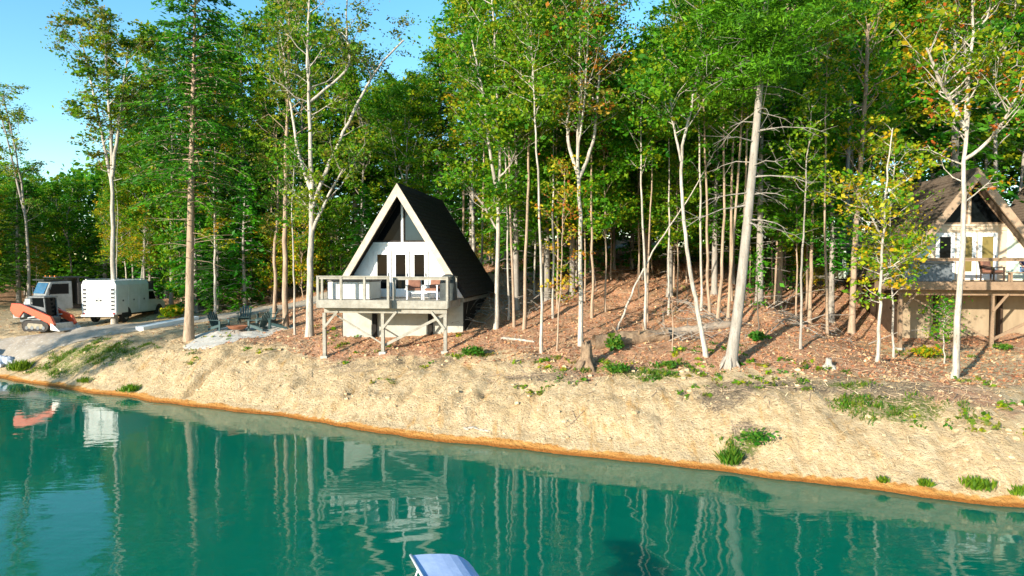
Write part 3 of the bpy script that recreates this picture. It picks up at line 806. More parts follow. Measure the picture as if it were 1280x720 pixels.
def seated_person(loc, rz):
    r = thing('person', 'seated person in navy shirt and blue jeans on the brown cabin deck', 'person', loc, rz)
    # local: faces -y, seat at z=.45, hips at y=.1
    body = skin_chain('body', [
        [((0, .12, .55), (.15, .12)), ((0, .14, .72), (.135, .10)), ((0, .13, .90), (.155, .105)), ((0, .11, 1.03), (.10, .08)), ((0, .085, 1.10), .055), ((0, .07, 1.17), (.06, .07)), ((0, .055, 1.25), (.078, .095)), ((0, .06, 1.33), (.068, .085))],
        [('v', 2), ((-.19, .12, .99), .055), ((-.24, .02, .77), .045), ((-.17, -.19, .66), .036), ((-.10, -.27, .645), .028)],
        [('v', 2), ((.19, .12, .99), .055), ((.24, .02, .77), .045), ((.17, -.19, .66), .036), ((.10, -.27, .645), .028)],
        [('v', 0), ((-.10, .06, .535), .09), ((-.13, -.33, .53), .068), ((-.13, -.36, .28), .052), ((-.13, -.33, .08), .038), ((-.13, -.42, .045), .035), ((-.13, -.50, .035), .028)],
        [('v', 0), ((.10, .06, .535), .09), ((.14, -.35, .53), .068), ((.14, -.38, .28), .052), ((.14, -.35, .08), .038), ((.14, -.44, .045), .035), ((.14, -.52, .035), .028)]], SKIN, r)
    skin_chain('shirt', [
        [((0, .12, .56), (.165, .135)), ((0, .14, .72), (.152, .115)), ((0, .13, .90), (.170, .12)), ((0, .115, 1.02), (.105, .09))],
        [('v', 2), ((-.19, .12, .985), .072), ((-.235, .03, .80), .06)],
        [('v', 2), ((.19, .12, .985), .072), ((.235, .03, .80), .06)]], NAVY, r)
    skin_chain('jeans', [
        [((0, .12, .53), (.168, .135)), ((-.10, .05, .535), .105), ((-.13, -.33, .53), .083), ((-.13, -.365, .28), .067), ((-.13, -.335, .11), .055)],
        [('v', 0), ((.10, .05, .535), .105), ((.14, -.35, .53), .083), ((.14, -.385, .28), .067), ((.14, -.355, .11), .055)]], JEANS, r)
    h = MB(); h.blob((0, .085, 1.315), (.092, .105, .105), 2, 14, 9, .06); h.build('hair', HAIR, r, smooth=True)
    for sx in (-1, 1):
        s_ = MB(); y0 = -.41 if sx < 0 else -.43
        s_.prism_x([(y0 + .13, .0), (y0 - .13, .0), (y0 - .14, .05), (y0 - .02, .095), (y0 + .12, .11)], sx * .135 - .05, sx * .135 + .05); s_.build('shoe', WHITEM, r, bevel=.015)
        # fingers resting on the thighs
        f = []
        for k in range(4):
            x = sx * (.10 - .02 * k); L = (.055, .07, .075, .06)[k]
            f.append([((x, -.27, .645), .012), ((x - sx * .012, -.27 - L * .6, .64), .009), ((x - sx * .018, -.27 - L, .622), .007)])
        f.append([((sx * .075, -.255, .65), .012), ((sx * .045, -.275, .655), .009), ((sx * .03, -.295, .648), .008)])
        for ch in f: skin_chain('finger', [ch], SKIN, r, 1)
    e = MB()
    for sx in (-1, 1): e.blob((sx * .03, -.033, 1.255), (.012, .008, .008), 1, 8, 6, 0)
    e.build('eyes', BLACK, r, smooth=True)
    n = MB(); n.blob((0, -.045, 1.228), (.013, .018, .022), 1, 8, 6, 0); n.build('nose', SKIN, r, smooth=True)
    mo = MB(); mo.blob((0, -.033, 1.192), (.022, .006, .006), 1, 8, 6, 0); mo.build('mouth', mat('lips', (.4, .16, .14)), r, smooth=True)
    for sx in (-1, 1):
        q = MB(); q.blob((sx * .082, .06, 1.24), (.012, .022, .032), 1, 8, 6, 0); q.build('ear', SKIN, r, smooth=True)
    return r
pp = lw(C2, 1.55, -1.75, -.018)
seated_person(pp, YAW + R(-10))
bench = thing('wooden_bench', 'low wooden bench under the seated person on the brown cabin deck', 'bench', lw(C2, 1.55, -1.63, -.018), YAW + R(-10))
b = MB()
for k in range(4): b.box(-.65, .65, -.2 + k * .105, -.105 + k * .105, .39, .43)
b.build('seat', BROWNWOOD, bench)
for sx in (-1, 1):
    for sy in (-.15, .15):
        b = MB(); b.box(sx * .55 - .035, sx * .55 + .035, sy - .035, sy + .035, 0, .389); b.build('leg', BROWNWOOD, bench)

# ------------------------------------------------------------------ fire pit and adirondack chairs
TEAL = mat('dark_teal_plastic', (.035, .075, .075), (.025, .055, .055), .55, 4)
COPPER = mat('rusty_copper', (.45, .19, .10), (.28, .11, .06), .6, 9, metal=.3)
def adirondack(loc, rz, label, group):
    r = thing('adirondack_chair', label, 'chair', loc, rz, group)
    for k in range(5):
        pass
    s = MB()
    for k in range(6):
        y = -.32 + k * .115; z = .36 - k * .028; s.box(-.27, .27, y, y + .1, z - .025, z)
    s.build('seat', TEAL, r)
    b = MB()
    for k in range(5):
        x = (k - 2) * .115; top = 1.0 - .04 * (k - 2) ** 2
        b.bar((x, .32, .24), (x * 1.18, .32 + (top - .24) * .42, top), .1, .022, up=(0, 1, 0))
    b.bar((-.27, .42, .5), (.27, .42, .5), .03, .07); b.build('backrest', TEAL, r)
    for sx in (-1, 1):
        a = MB(); a.box(sx * .35 - .07, sx * .35 + .07, -.4, .42, .56, .585); a.build('armrest', TEAL, r)
        l = MB(); l.box(sx * .31 - .02, sx * .31 + .02, -.36, -.25, .0, .559); l.build('leg', TEAL, r)
        l = MB(); l.bar((sx * .285, -.3, .30), (sx * .285, .55, .05), .03, .12); l.build('leg', TEAL, r)
    return r
chs = [((275, 414), 1.15, 'dark teal adirondack chair at the left edge of the fire pit gravel'), ((306, 405), .25, 'dark teal adirondack chair behind the copper fire bowl'), ((333, 406), -.5, 'dark teal adirondack chair at the back right of the fire pit gravel'), ((322, 414), -1.9, 'dark teal adirondack chair seen from its side right of the copper fire bowl'), ((345, 412), -1.3, 'dark teal adirondack chair outermost on the right of the fire pit gravel')]
ch0 = None
for (pxy, rz, lb) in chs:
    g = G(*pxy); g.z += .03
    if ch0 is None: ch0 = adirondack(g, rz, lb, 'adirondack chairs round the fire pit')
    else: copy_thing(ch0, g, rz, lb)
g = G(297, 416); g.z += .03
fp = thing('fire_pit', 'copper coloured fire bowl on the pale gravel among the chairs', 'fire pit', g)
b = MB(); n = 24; vs = []; fs = []
for (z, rr) in ((.14, .25), (.2, .42), (.32, .52), (.34, .56), (.33, .5), (.22, .4), (.2, .0)):
    for k in range(n): vs.append((rr * math.cos(6.2832 * k / n), rr * math.sin(6.2832 * k / n), z))
for i in range(6):
    for k in range(n): fs.append((i * n + k, i * n + (k + 1) % n, (i + 1) * n + (k + 1) % n, (i + 1) * n + k))
b.add(vs, fs); b.build('bowl', COPPER, fp, smooth=True)
for k in range(3):
    a_ = k * 2.09 + .5; b = MB(); b.tube([(.28 * math.cos(a_), .28 * math.sin(a_), .2), (.4 * math.cos(a_), .4 * math.sin(a_), 0)], .02, 6); b.build('leg', BLACK, fp)

# ------------------------------------------------------------------ vehicles
ORANGE = mat('orange_red_paint', (.72, .075, .016), (.58, .06, .014), .45, 4, coat=.2, fine=(.45, .14, .08)); MGREY = mat('machine_grey', (.17, .18, .18), (.11, .115, .115), .6, 4); RUBBER = mat('black_rubber', (.028, .027, .025), (.06, .05, .04), .85, 6, bump=.3)
STEEL = mat('worn_steel', (.6, .58, .54), (.42, .4, .37), .5, 5, metal=.4); DIRTW = mat('dusty_white_paint', (.78, .77, .73), (.68, .66, .6), .45, 1.6, coat=.1); CABW = mat('silver_white_paint', (.27, .285, .28), (.19, .2, .195), .4, 2, coat=.2)
BLUEG = glass('blue_windscreen', (.05, .16, .3))
def track_loop(L, H, n=8):
    r = H / 2; pts = []
    for k in range(n + 1): t = -math.pi / 2 + math.pi * k / n; pts.append((L / 2 - r + r * math.cos(t), r + r * math.sin(t)))
    for k in range(n + 1): t = math.pi / 2 + math.pi * k / n; pts.append((-L / 2 + r * .8 + r * .8 * math.cos(t) - 0, r + r * math.sin(t)))
    return pts
def loader(loc, rz):
    r = thing('track_loader', 'orange armed compact track loader with grey cab and raised black tracks', 'loader', loc, rz)
    for sy in (-1, 1):
        tk = MB(); pts = track_loop(1.75, .62)
        tk.prism_y(pts, sy * .62 - .17, sy * .62 + .17)
        for k in range(22):
            t = k / 22 * len(pts); i = int(t); f_ = t - i; a_ = pts[i % len(pts)]; b_ = pts[(i + 1) % len(pts)]
            x = a_[0] + (b_[0] - a_[0]) * f_; z = a_[1] + (b_[1] - a_[1]) * f_
            tk.box(x - .03, x + .03, sy * .62 - .19, sy * .62 + .19, z - .03, z + .03)
        to = tk.build('track', RUBBER, r)
        ip = MB(); ip.prism_y([(-.6, .16), (.62, .16), (.5, .42), (-.45, .48)], sy * .62 - .19, sy * .62 + .19); ip.build('track_frame', mat('dusty_frame', (.34, .29, .2), (.22, .19, .14), .8, 5), to)
        for wx_ in (-.55, -.18, .2, .58):
            w = MB(); w.tube([(wx_, sy * .62 - .2, .2), (wx_, sy * .62 + .2, .2)], .11, 12); w.build('roller', MGREY, to)
    b = MB(); b.prism_y([(-1.35, .5), (.55, .38), (.6, .8), (-.3, .95), (-1.3, 1.2), (-1.45, 1.1)], -.44, .44); b.build('chassis', MGREY, r, bevel=.03)
    b = MB(); b.prism_y([(-1.5, .72), (-.75, .8), (-.7, 1.5), (-1.35, 1.52), (-1.5, 1.35)], -.78, .78); b.build('engine_cover', mat('pale_grey_cover', (.36, .36, .34), (.25, .25, .24), .6, 4), r, bevel=.05)
    c = MB()
    for sy in (-1, 1):
        c.bar((-.62, sy * .42, .95), (-.62, sy * .42, 1.95), .07, .07); c.bar((.42, sy * .42, .7), (.3, sy * .42, 1.9), .07, .07)
        c.bar((-.62, sy * .42, 1.35), (.36, sy * .42, 1.2), .04, .3)
    c.box(-.7, .38, -.5, .5, 1.93, 2.02); co = c.build('cab', MGREY, r, bevel=.015)
    for sy in (-1, 1):
        g = MB(); g.box(-.56, .28, sy * .38 - .01, sy * .38 + .01, 1.3, 1.92); g.build('window', GLASSD, co)
    g = MB(); g.bar((.34, 0, .8), (.27, 0, 1.9), .78, .02, up=(1, 0, 0)); g.build('windscreen', GLASSD, co)
    s = MB(); s.box(-.35, .1, -.25, .25, .95, 1.1); s.box(-.4, -.28, -.25, .25, 1.1, 1.7); s.build('seat', BLACK, co)
    for sy in (-1, 1):
        a = MB(); y0, y1 = sy * .76 - .09, sy * .76 + .09
        a.prism_y([(-1.6, 1.25), (-1.5, 1.62), (-.9, 1.6), (1.08, .88), (1.34, .4), (1.16, .24), (.9, .5), (-.7, 1.15), (-1.0, .8), (-1.3, .85)], y0, y1); a.build('lift_arm', ORANGE, r, bevel=.02)
        h = MB(); h.tube([(-.7, sy * .56, .75), (.55, sy * .56, .93)], .045, 8); h.build('hydraulic_ram', STEEL, r)
    b = MB(); b.prism_y([(1.12, .1), (1.72, .03), (1.75, .06), (1.28, .17), (1.2, .46), (1.12, .48)], -.88, .88)
    for sy in (-.87, .85): b.prism_y([(1.14, .11), (1.7, .05), (1.22, .46)], sy, sy + .03)
    b.build('bucket', STEEL, r)
    return r
LG = G(58, 413); loader(LG, R(-10))
def wheel(parent, x, y, r_, w, axis='y'):
    t = MB(); t.tube([(x, y - w / 2, r_), (x, y - w * .35, r_), (x, y + w * .35, r_), (x, y + w / 2, r_)], [r_ * .88, r_, r_, r_ * .88], 24); to = t.build('wheel', RUBBER, parent)
    h = MB(); h.tube([(x, y - w / 2 - .012, r_), (x, y + w / 2 + .012, r_)], r_ * .55, 16); h.build('rim', STEEL, to)
def service_truck(loc, rz):
    """local +y is forward; rear doors at y=0"""
    r = thing('service_truck', 'white box bodied service truck with rear doors towards the lake', 'truck', loc, rz)
    b = MB(); b.prism_y([(-1.03, .52), (1.03, .52), (1.05, 2.35), (.93, 2.62), (-.93, 2.62), (-1.05, 2.35)], 0, 3.9); b.build('box_body', DIRTW, r, bevel=.03)
    for sx in (-1, 1):
        d = MB(); x0, x1 = (-.96, -.015) if sx < 0 else (.015, .96)
        d.box(x0, x1, -.03, -.003, .62, 2.32); do = d.build('rear_door', DIRTW, r, bevel=.012)
        h = MB(); h.box(sx * .12 - .05, sx * .12 + .05, -.06, -.032, 1.35, 1.47); h.build('handle', BLACK, do)
        lv = MB()
        for k in range(6): lv.box(sx * .84 - .09, sx * .84 + .09, -.05, -.032, .8 + k * .24, .93 + k * .24)
        lv.build('louvre', BLACK, do)
    for k in range(3):
        d = MB(); y0 = .12 + k * 1.26
        zz0 = .95 if k == 1 else .62
        d.box(1.04, 1.062, y0, y0 + 1.18, zz0, 1.62); do = d.build('locker_door', DIRTW, r, bevel=.008)
        h = MB(); h.box(1.064, 1.085, y0 + .55, y0 + .67, 1.32, 1.42); h.build('handle', BLACK, do)
        d = MB(); d.box(1.04, 1.06, y0, y0 + 1.18, 1.66, 2.3); d.build('locker_door', DIRTW, r, bevel=.008)
    rl = MB(); rl.box(.78, .86, .1, 3.7, 2.66, 2.7); rl.box(.79, .85, .3, .36, 2.62, 2.66); rl.box(.79, .85, 3.3, 3.36, 2.62, 2.66)
    rl.box(-.86, -.78, .1, 3.7, 2.66, 2.7); rl.build('roof_rack', WHITEM, r)
    c = MB(); c.prism_x([(3.95, .5), (6.3, .5), (6.35, .95), (6.2, 1.12), (5.2, 1.25), (4.75, 1.92), (3.98, 1.95)], -.95, .95); co = c.build('cab', DIRTW, r, bevel=.05)
    for sx in (-1, 1):
        g = MB(); g.prism_x([(4.1, 1.3), (5.0, 1.28), (4.7, 1.82), (4.1, 1.84)], sx * .952 - .006, sx * .952 + .006); g.build('window', GLASSD, co)
    g = MB(); g.bar((0, 5.19, 1.3), (0, 4.8, 1.88), 1.6, .02, up=(0, 1, 0)); g.build('windscreen', GLASSD, co)
    bm = MB(); bm.box(-1.0, 1.0, -.2, -.02, .42, .56); bm.build('rear_bumper', STEEL, r, bevel=.02)
    for sx in (-1, 1):
        l = MB(); l.box(sx * .9 - .06, sx * .9 + .06, -.045, -.02, .56, .66); l.build('tail_light', mat('red_lens', (.4, .02, .02)), r)
        m_ = MB(); m_.bar((sx * .95, 4.95, 1.4), (sx * 1.15, 4.95, 1.42), .04, .04); m_.box(sx * 1.17 - .06, sx * 1.17 + .06, 4.93, 4.97, 1.32, 1.58); m_.build('mirror', BLACK, r)
        for yy in (1.15, 5.45):
            wheel(r, sx * .88, 0, .40, .26)
            o = r.children[-1]
            # wheel built at the origin row, moved along the truck
            o.location = (0, 0, 0)
            o.rotation_euler = (0, 0, 0)
            me = o.data
            for ob in (o, o.children[0]):
                for v_ in ob.data.vertices:
                    x, y, z = v_.co; v_.co = (sx * .88 + y, yy + (x - sx * .88), z)
    for yy in (1.15, 5.45):
        a = MB(); a.tube([(-.8, yy, .4), (.8, yy, .4)], .05, 8); a.build('axle', BLACK, r)
        wa = MB(); wa.prism_x([(yy + .55 * math.cos(t), .42 + .55 * math.sin(t)) for t in np.linspace(-.2, math.pi + .2, 14)], 1.035, 1.06 if yy < 2 else .975) if yy < 2 else wa_front(wa := MB(), yy)
        wa.build('wheel_arch', BLACK, r)
    ch = MB(); ch.box(-.45, .45, .1, 6.0, .36, .5); ch.build('chassis', BLACK, r)
    return r
def wa_front(wa, yy):
    wa.prism_x([(yy + .5 * math.cos(t), .42 + .5 * math.sin(t)) for t in np.linspace(-.1, math.pi + .1, 14)], .93, .965)
tg = at(124, 398, 42.0); service_truck(Vector((tg.x, 42, gz(tg.x, 43.5))), R(1))
def dump_truck(loc, rz):
    """local +x is forward"""
    r = thing('dump_truck', 'silver cab dump truck with black tipping body parked behind the loader', 'truck', loc, rz)
    h = MB(); h.prism_y([(1.5, .75), (2.05, .75), (2.08, 1.42), (1.52, 1.66)], -.85, .85); h.build('hood', CABW, r, bevel=.06)
    gr = MB(); gr.box(2.075, 2.10, -.5, .5, .85, 1.42)
    for k in range(7): gr.box(2.10, 2.12, -.48, .48, .9 + k * .075, .93 + k * .075)
    gr.build('grille', STEEL, r)
    c = MB(); c.prism_y([(-.1, .75), (1.5, .75), (1.5, 1.72), (1.2, 2.55), (-.05, 2.6)], -1.05, 1.05); co = c.build('cab', CABW, r, bevel=.06)
    g = MB(); g.bar((1.53, 0, 1.78), (1.26, 0, 2.46), 1.8, .03, up=(1, 0, 0)); g.build('windscreen', BLUEG, co)
    for sy in (-1, 1):
        g = MB(); g.prism_y([(.15, 1.75), (1.3, 1.75), (1.1, 2.4), (.15, 2.42)], sy * 1.052 - .006, sy * 1.052 + .006); g.build('window', GLASSD, co)
        m_ = MB(); m_.bar((1.35, sy * 1.05, 2.0), (1.4, sy * 1.35, 2.0), .03, .03); m_.box(1.36, 1.42, sy * 1.38 - .09, sy * 1.38 + .09, 1.7, 2.15); m_.build('mirror', BLACK, r)
        f = MB(); f.prism_y([(1.0 + .68 * math.cos(t), .55 + .62 * math.sin(t)) for t in np.linspace(0, math.pi, 12)], sy * .92 - .17, sy * .92 + .17); f.build('fender', CABW, r)
        l = MB(); l.box(2.0, 2.1, sy * .7 - .13, sy * .85 + .13, 1.05, 1.25); l.build('headlight', WHITEM, r)
    v = MB(); v.box(.2, 1.55, -1.0, 1.0, 2.62, 2.7); v.box(-1.0, .9, -1.15, 1.15, 2.78, 2.86); v.build('cab_shield', BLACK, r)
    am = MB()
    for sy in (-.8, 0, .8): am.box(.75, .88, sy - .06, sy + .06, 2.86, 2.94)
    am.build('marker_light', mat('amber_lens', (.8, .25, .03)), r)
    d = MB(); d.box(-5.2, -.35, -1.2, 1.2, 1.05, 1.15)
    for sy in (-1.2, 1.12): d.box(-5.2, -.35, sy, sy + .08, 1.15, 2.5)
    d.box(-.45, -.35, -1.12, 1.12, 1.15, 2.8); d.box(-5.2, -5.1, -1.12, 1.12, 1.15, 2.4)
    for k in range(8):
        for sy in (-1.23, 1.2): d.box(-5.1 + k * .62, -5.02 + k * .62, sy, sy + .035, 1.15, 2.45)
    d.build('dump_body', mat('black_body', (.03, .03, .032), (.05, .045, .04), .5, 3), r)
    ch = MB(); ch.box(-5.0, 1.9, -.45, .45, .72, .98); ch.build('chassis', BLACK, r)
    for wx_ in (1.0, -2.6, -3.75):
        for sy in (-1, 1): wheel(r, wx_, sy * .95, .5, .3)
    return r
DT = G(70, 402); DT = at(82, 396, 46); dump_truck(Vector((DT.x, 46, gz(DT.x, 46))), R(232))
# long white slab by the road
A = at(174, 400, 39.5); Bp = at(244, 395, 42.5)
s = MB(); s.bar((A.x, A.y, gz(A.x, A.y) + .13), (Bp.x, Bp.y, gz(Bp.x, Bp.y) + .13), .8, .3)
o = s.build('white_slab', mat('white_board', (.8, .8, .78), (.72, .71, .68), .6, 2), bevel=.02)
tag(o, 'long low white slab lying beside the gravel road right of the white truck', 'slab')

# ------------------------------------------------------------------ pedal boat (only its sunshade is in the picture)
BLUECAN = mat('pale_blue_canvas', (.40, .50, .70), (.32, .42, .62), .7, 3, bump=.15); HULLY = mat('boat_hull', (.75, .75, .72), (.65, .65, .6), .4, 3)
E0 = at(515, 694, 10.3); E1 = at(575, 691, 10.3)
ax = (E1 - E0); ax.z = 0; wdt = ax.length; ax.normalize()
Wo = Vector((E0.x + .75, E0.y - .7, 0))
bo = thing('pedal_boat', 'pedal boat with arched pale blue sunshade on white frame in the water', 'boat', Wo)
prof = [Vector((x, 0, z)) for x, z in ((0, 0), (.14, .012), (.28, .02), (.42, .022), (.56, .018), (.68, .0), (.77, -.04), (.85, -.10), (.92, -.18), (.97, -.27), (1.0, -.37), (1.02, -.48))]
ext = Vector((.36, -.93, -.02)) * 1.35
vs = []; fs = []; nW = 8
for th_ in (0, -.025):
    for j in range(nW + 1):
        for pnt in prof: vs.append(E0 - Wo + pnt + ext * (j / nW) + Vector((0, 0, th_ - .012 * math.sin(math.pi * j / nW))))
nP = len(prof); off = nP * (nW + 1)
for j in range(nW):
    for i in range(nP - 1):
        a_ = j * nP + i; fs += [(a_, a_ + nP, a_ + nP + 1, a_ + 1), (a_ + off, a_ + off + 1, a_ + off + nP + 1, a_ + off + nP)]
for j in range(nW):
    for i in (0, nP - 1):
        a_ = j * nP + i; fs.append((a_, a_ + off, a_ + off + nP, a_ + nP))
for j in (0, nW):
    for i in range(nP - 1):
        a_ = j * nP + i; fs.append((a_, a_ + 1, a_ + 1 + off, a_ + off))
cm = MB(); cm.add(vs, fs); cm.build('sunshade', BLUECAN, bo)
fr = MB(); q0 = E0 - Wo
for e in (0, 1):
    fr.tube([q0 + ext * e + pnt + Vector((0, 0, -.03)) for pnt in prof], .014, 8)
    fr.tube([q0 + ext * e + prof[-1], q0 + ext * e + prof[-1] + Vector((.0, .05, -.95))], .016, 8)
    fr.tube([q0 + ext * (.35 + .4 * e) + Vector((-.01, 0, 0)), q0 + ext * (.3 + .4 * e) + Vector((-.16, -.05, -.45)), q0 + ext * (.3 + .4 * e) + Vector((.1, .0, -1.45))], .014, 8)
fr.tube([q0 + Vector((-.02, 0, .0)), q0 + ext + Vector((-.02, 0, .0))], .022, 8)
fr.build('frame', WHITEM, bo, smooth=True)
hl = MB()
for sx in (-.55, .55):
    hl.prism_y([(sx - .28, -.05), (sx - .22, -.2), (sx + .22, -.2), (sx + .28, -.05), (sx + .25, .3), (sx - .25, .3)], -1.3, .9)
hl.box(-.5, .5, -1.1, .6, .15, .3); hl.build('hull', HULLY, bo, bevel=.05)
for sx in (-.36, .36):
    s = MB(); s.box(sx - .25, sx + .25, -.3, .2, .303, .42); s.bar((sx, .2, .36), (sx, .36, .85), .48, .06, up=(0, 1, 0)); s.build('seat', BLUECAN, bo, bevel=.03)

# ------------------------------------------------------------------ main trees
tree_n = [0]
def W(px, py, Y, dy=0): 
    q = at(px, py, Y + dy); return np.array(q)
def main_tree(name, label, path, wpx, bark_m, forks=(), kind='broad', seed=0, group=None, wtop=.26, **kw):
    b = G(*path[0]); Y = b.y
    rs = np.random.RandomState(100 + seed)
    rb = wpx * (.86 if kind == 'broad' else .95) * Y / FPX / 2
    pts = [np.array([0, 0, -.15])]
    dy = 0
    for (x, y) in path[1:]:
        dy += rs.uniform(-.25, .25); pts.append(W(x, y, Y, dy) - np.array(b))
    stems = [(np.array(pts), rb, rb * wtop)]
    for fk in forks:
        q = []; d2 = 0
        fw = fk[0]
        sgn = rs.choice([-1, 1])
        for i, (x, y) in enumerate(fk[1:]):
            # start on the trunk's own depth
            if i: d2 += sgn * rs.uniform(.2, .6)
            q.append(W(x, y, Y, d2) - np.array(b))
        # snap the start to nearest trunk point
        tp = min((lerp_path(pts, t) for t in np.linspace(0, 1, 60)), key=lambda v: np.linalg.norm(v - q[0])); q[0] = tp
        stems.append((np.array(q), fw * Y / FPX / 2, fw * Y / FPX / 2 * .35))
    if kind == 'broad':
        kw['cn'] = max(5, int(kw.get('cn', 26) * .72)); kw['cr'] = kw.get('cr', .55) * .92
        mb, cr = broadleaf(rs, stems, **kw); lm = LEAF
    else:
        mb, cr = conifer(rs, stems[0][0], rb, **kw); lm = NEEDLE
    return put_tree(name, label, b, mb, cr, bark_m, lm, group)

P = pal
main_tree('maple_tree', 'thin leaning tree with sparse leaves at the left edge against open sky', [(37, 388), (34, 290), (24, 210), (4, 120)], 5, BARK_GREY, [[3, (34, 270), (10, 180), (-8, 110)]], seed=1, n_limb=22, t0=.4, L=2.0, cn=24, leaf=.17, palette=P('olive', 'yellowgreen'), bare=.1)
main_tree('poplar_tree', 'pale trunked tree with airy yellow-green crown standing before the white truck', [(143, 405), (141, 290), (140, 190), (135, 110), (128, 12)], 8.5, BARK_WHITE, [[4.5, (141, 235), (128, 170), (112, 90), (100, 45)], [5, (140, 220), (150, 150), (160, 60)]], seed=2, n_limb=42, t0=.46, L=2.6, cn=38, cr=.6, leaf=.2, palette=P('yellowgreen', 'green', 'olive'))
main_tree('hemlock_tree', 'large dark green hemlock with thick grey trunk beside the fire pit gravel', [(236, 425), (238, 300), (240, 180), (243, 60), (246, -90)], 11.5, BARK_TAN, kind='con', seed=3, z0=.33, Rm=4.3, n=190, palette=P('hemlock', 'brighthem'), per=70, leaf=.3, power=.62, droop=.2, dead=26)
main_tree('sapling_tree', 'slender grey tree with low yellow leaves left of the teal chairs', [(268, 411), (269, 330), (268, 250), (268, 170), (272, 90)], 4.5, BARK_WHITE, seed=4, n_limb=24, t0=.3, L=1.4, cn=14, leaf=.15, palette=P('yellow', 'yellowgreen'), bare=.2)
main_tree('sycamore_tree', 'stout pale forked tree with thin crown just left of the white cabin deck', [(387, 421), (388, 330), (389, 240), (387, 150), (384, 60), (388, -40)], 11.5, BARK_WHITE, [[6, (389, 262), (420, 185), (447, 130), (470, 85), (505, 50)], [4, (447, 130), (440, 85), (432, 30), (436, -30)], [5, (389, 240), (372, 190), (360, 110), (350, 40)], [5, (391, 290), (412, 240), (430, 210)]], seed=5, wtop=.15, n_limb=46, t0=.55, L=2.5, cn=26, cr=.7, leaf=.17, palette=P('yellowgreen', 'olive'), bare=.18)
main_tree('oak_tree', 'brown trunked tree rising behind the teal chairs', [(357, 411), (356, 320), (357, 230), (360, 120), (362, -20)], 9, BARK_TAN, seed=6, n_limb=30, t0=.45, L=2.4, cn=22, leaf=.18, palette=P('green', 'yellowgreen'))
main_tree('sapling_tree', 'very thin pale sapling close against the stout forked tree', [(369, 419), (367, 340), (366, 260), (368, 180)], 3.5, BARK_WHITE, seed=7, n_limb=12, t0=.5, L=1.1, cn=12, leaf=.15, palette=P('green', 'yellowgreen'))
main_tree('maple_tree', 'crooked brown trunk behind the chair outermost on the fire pit gravel', [(341, 404), (346, 360), (342, 330), (348, 250), (345, 150)], 6.5, BARK_TAN, seed=8, n_limb=20, t0=.4, L=1.8, cn=20, leaf=.17, palette=P('green', 'olive'))
main_tree('birch_tree', 'pale tree with bright crown next to the right wall of the white cabin', [(620, 411), (622, 330), (623, 240), (624, 160), (618, 60), (612, -60)], 7.5, BARK_WHITE, [[5, (622, 245), (612, 190), (605, 120), (590, 50)], [3, (623, 290), (600, 250), (585, 232)], [3, (623, 225), (640, 205), (648, 170)]], seed=9, n_limb=46, t0=.52, L=2.6, cn=30, cr=.65, leaf=.18, palette=P('yellowgreen', 'green'))
main_tree('birch_tree', 'tan trunked tree standing between two white trunks near the fallen stick', [(655, 412), (657, 330), (660, 240), (663, 130), (655, -40)], 5.5, BARK_TAN, seed=10, n_limb=30, t0=.5, L=2.2, cn=26, leaf=.18, palette=P('green', 'yellowgreen'))
main_tree('birch_tree', 'straight chalk white slender trunk closest to the bank right of the white cabin', [(677, 441), (677, 350), (674, 270), (672, 190), (666, 90), (660, -50)], 5, BARK_WHITE, seed=11, n_limb=30, t0=.58, L=1.9, cn=24, leaf=.16, palette=P('yellowgreen', 'green'))
main_tree('sapling_tree', 'spindly sapling with orange leaves beside the old stump', [(696, 439), (700, 370), (703, 300), (706, 210)], 3, BARK_TAN, seed=12, n_limb=18, t0=.25, L=1.0, cn=9, leaf=.13, palette=P('orange', 'yellow'))
main_tree('maple_tree', 'white many stemmed tree rising directly behind the old stump', [(726, 432), (726, 340), (725, 260), (722, 210), (724, 120), (727, -50)], 8, BARK_WHITE, [[5, (722, 215), (708, 175), (712, 120), (716, 60)], [5, (722, 225), (742, 180), (748, 110), (752, 40)], [3.5, (724, 190), (733, 110), (735, 20)]], seed=13, n_limb=50, t0=.55, L=2.2, cn=20, cr=.65, leaf=.16, palette=np.concatenate([P('yellowgreen', 'olive', 'green'), P('orange')[:2]]), bare=.12)
main_tree('birch_tree', 'bent white sapling leaning steeply right over the fallen log', [(770, 412), (792, 360), (818, 310), (848, 268), (882, 212), (905, 165)], 3.6, BARK_WHITE, seed=14, n_limb=10, t0=.75, L=.8, cn=6, leaf=.13, palette=P('green'), bare=.4)
main_tree('maple_tree', 'slim tan trunk standing behind the broken hollow log', [(740, 398), (741, 320), (738, 240), (742, 120), (745, -10)], 4.5, BARK_TAN, seed=15, n_limb=26, t0=.5, L=1.8, cn=20, leaf=.17, palette=P('orange', 'yellowgreen', 'rust'))
main_tree('maple_tree', 'slim pale trunk just behind the middle of the fallen log', [(806, 412), (807, 350), (803, 270), (801, 170), (806, 60)], 4.5, BARK_WHITE, seed=16, n_limb=24, t0=.55, L=1.8, cn=20, leaf=.17, palette=P('yellowgreen', 'green'))
main_tree('sapling_tree', 'leafless thin stick of a sapling right of the fallen log', [(840, 440), (841, 405), (839, 370)], 2.4, BARK_TAN, seed=17, n_limb=4, t0=.4, L=.3, cn=2, leaf=.08, palette=P('olive'), bare=.8)
main_tree('birch_tree', 'pale tree curving to the left beside the thick grey pine', [(883, 446), (873, 390), (861, 330), (853, 260), (851, 190), (868, 120), (876, 60), (880, -40)], 7.5, BARK_WHITE, [[3.5, (852, 200), (840, 150), (836, 90)]], seed=18, n_limb=34, t0=.6, L=2.2, cn=26, leaf=.17, palette=P('yellowgreen', 'green'))
rsP = np.random.RandomState(77)
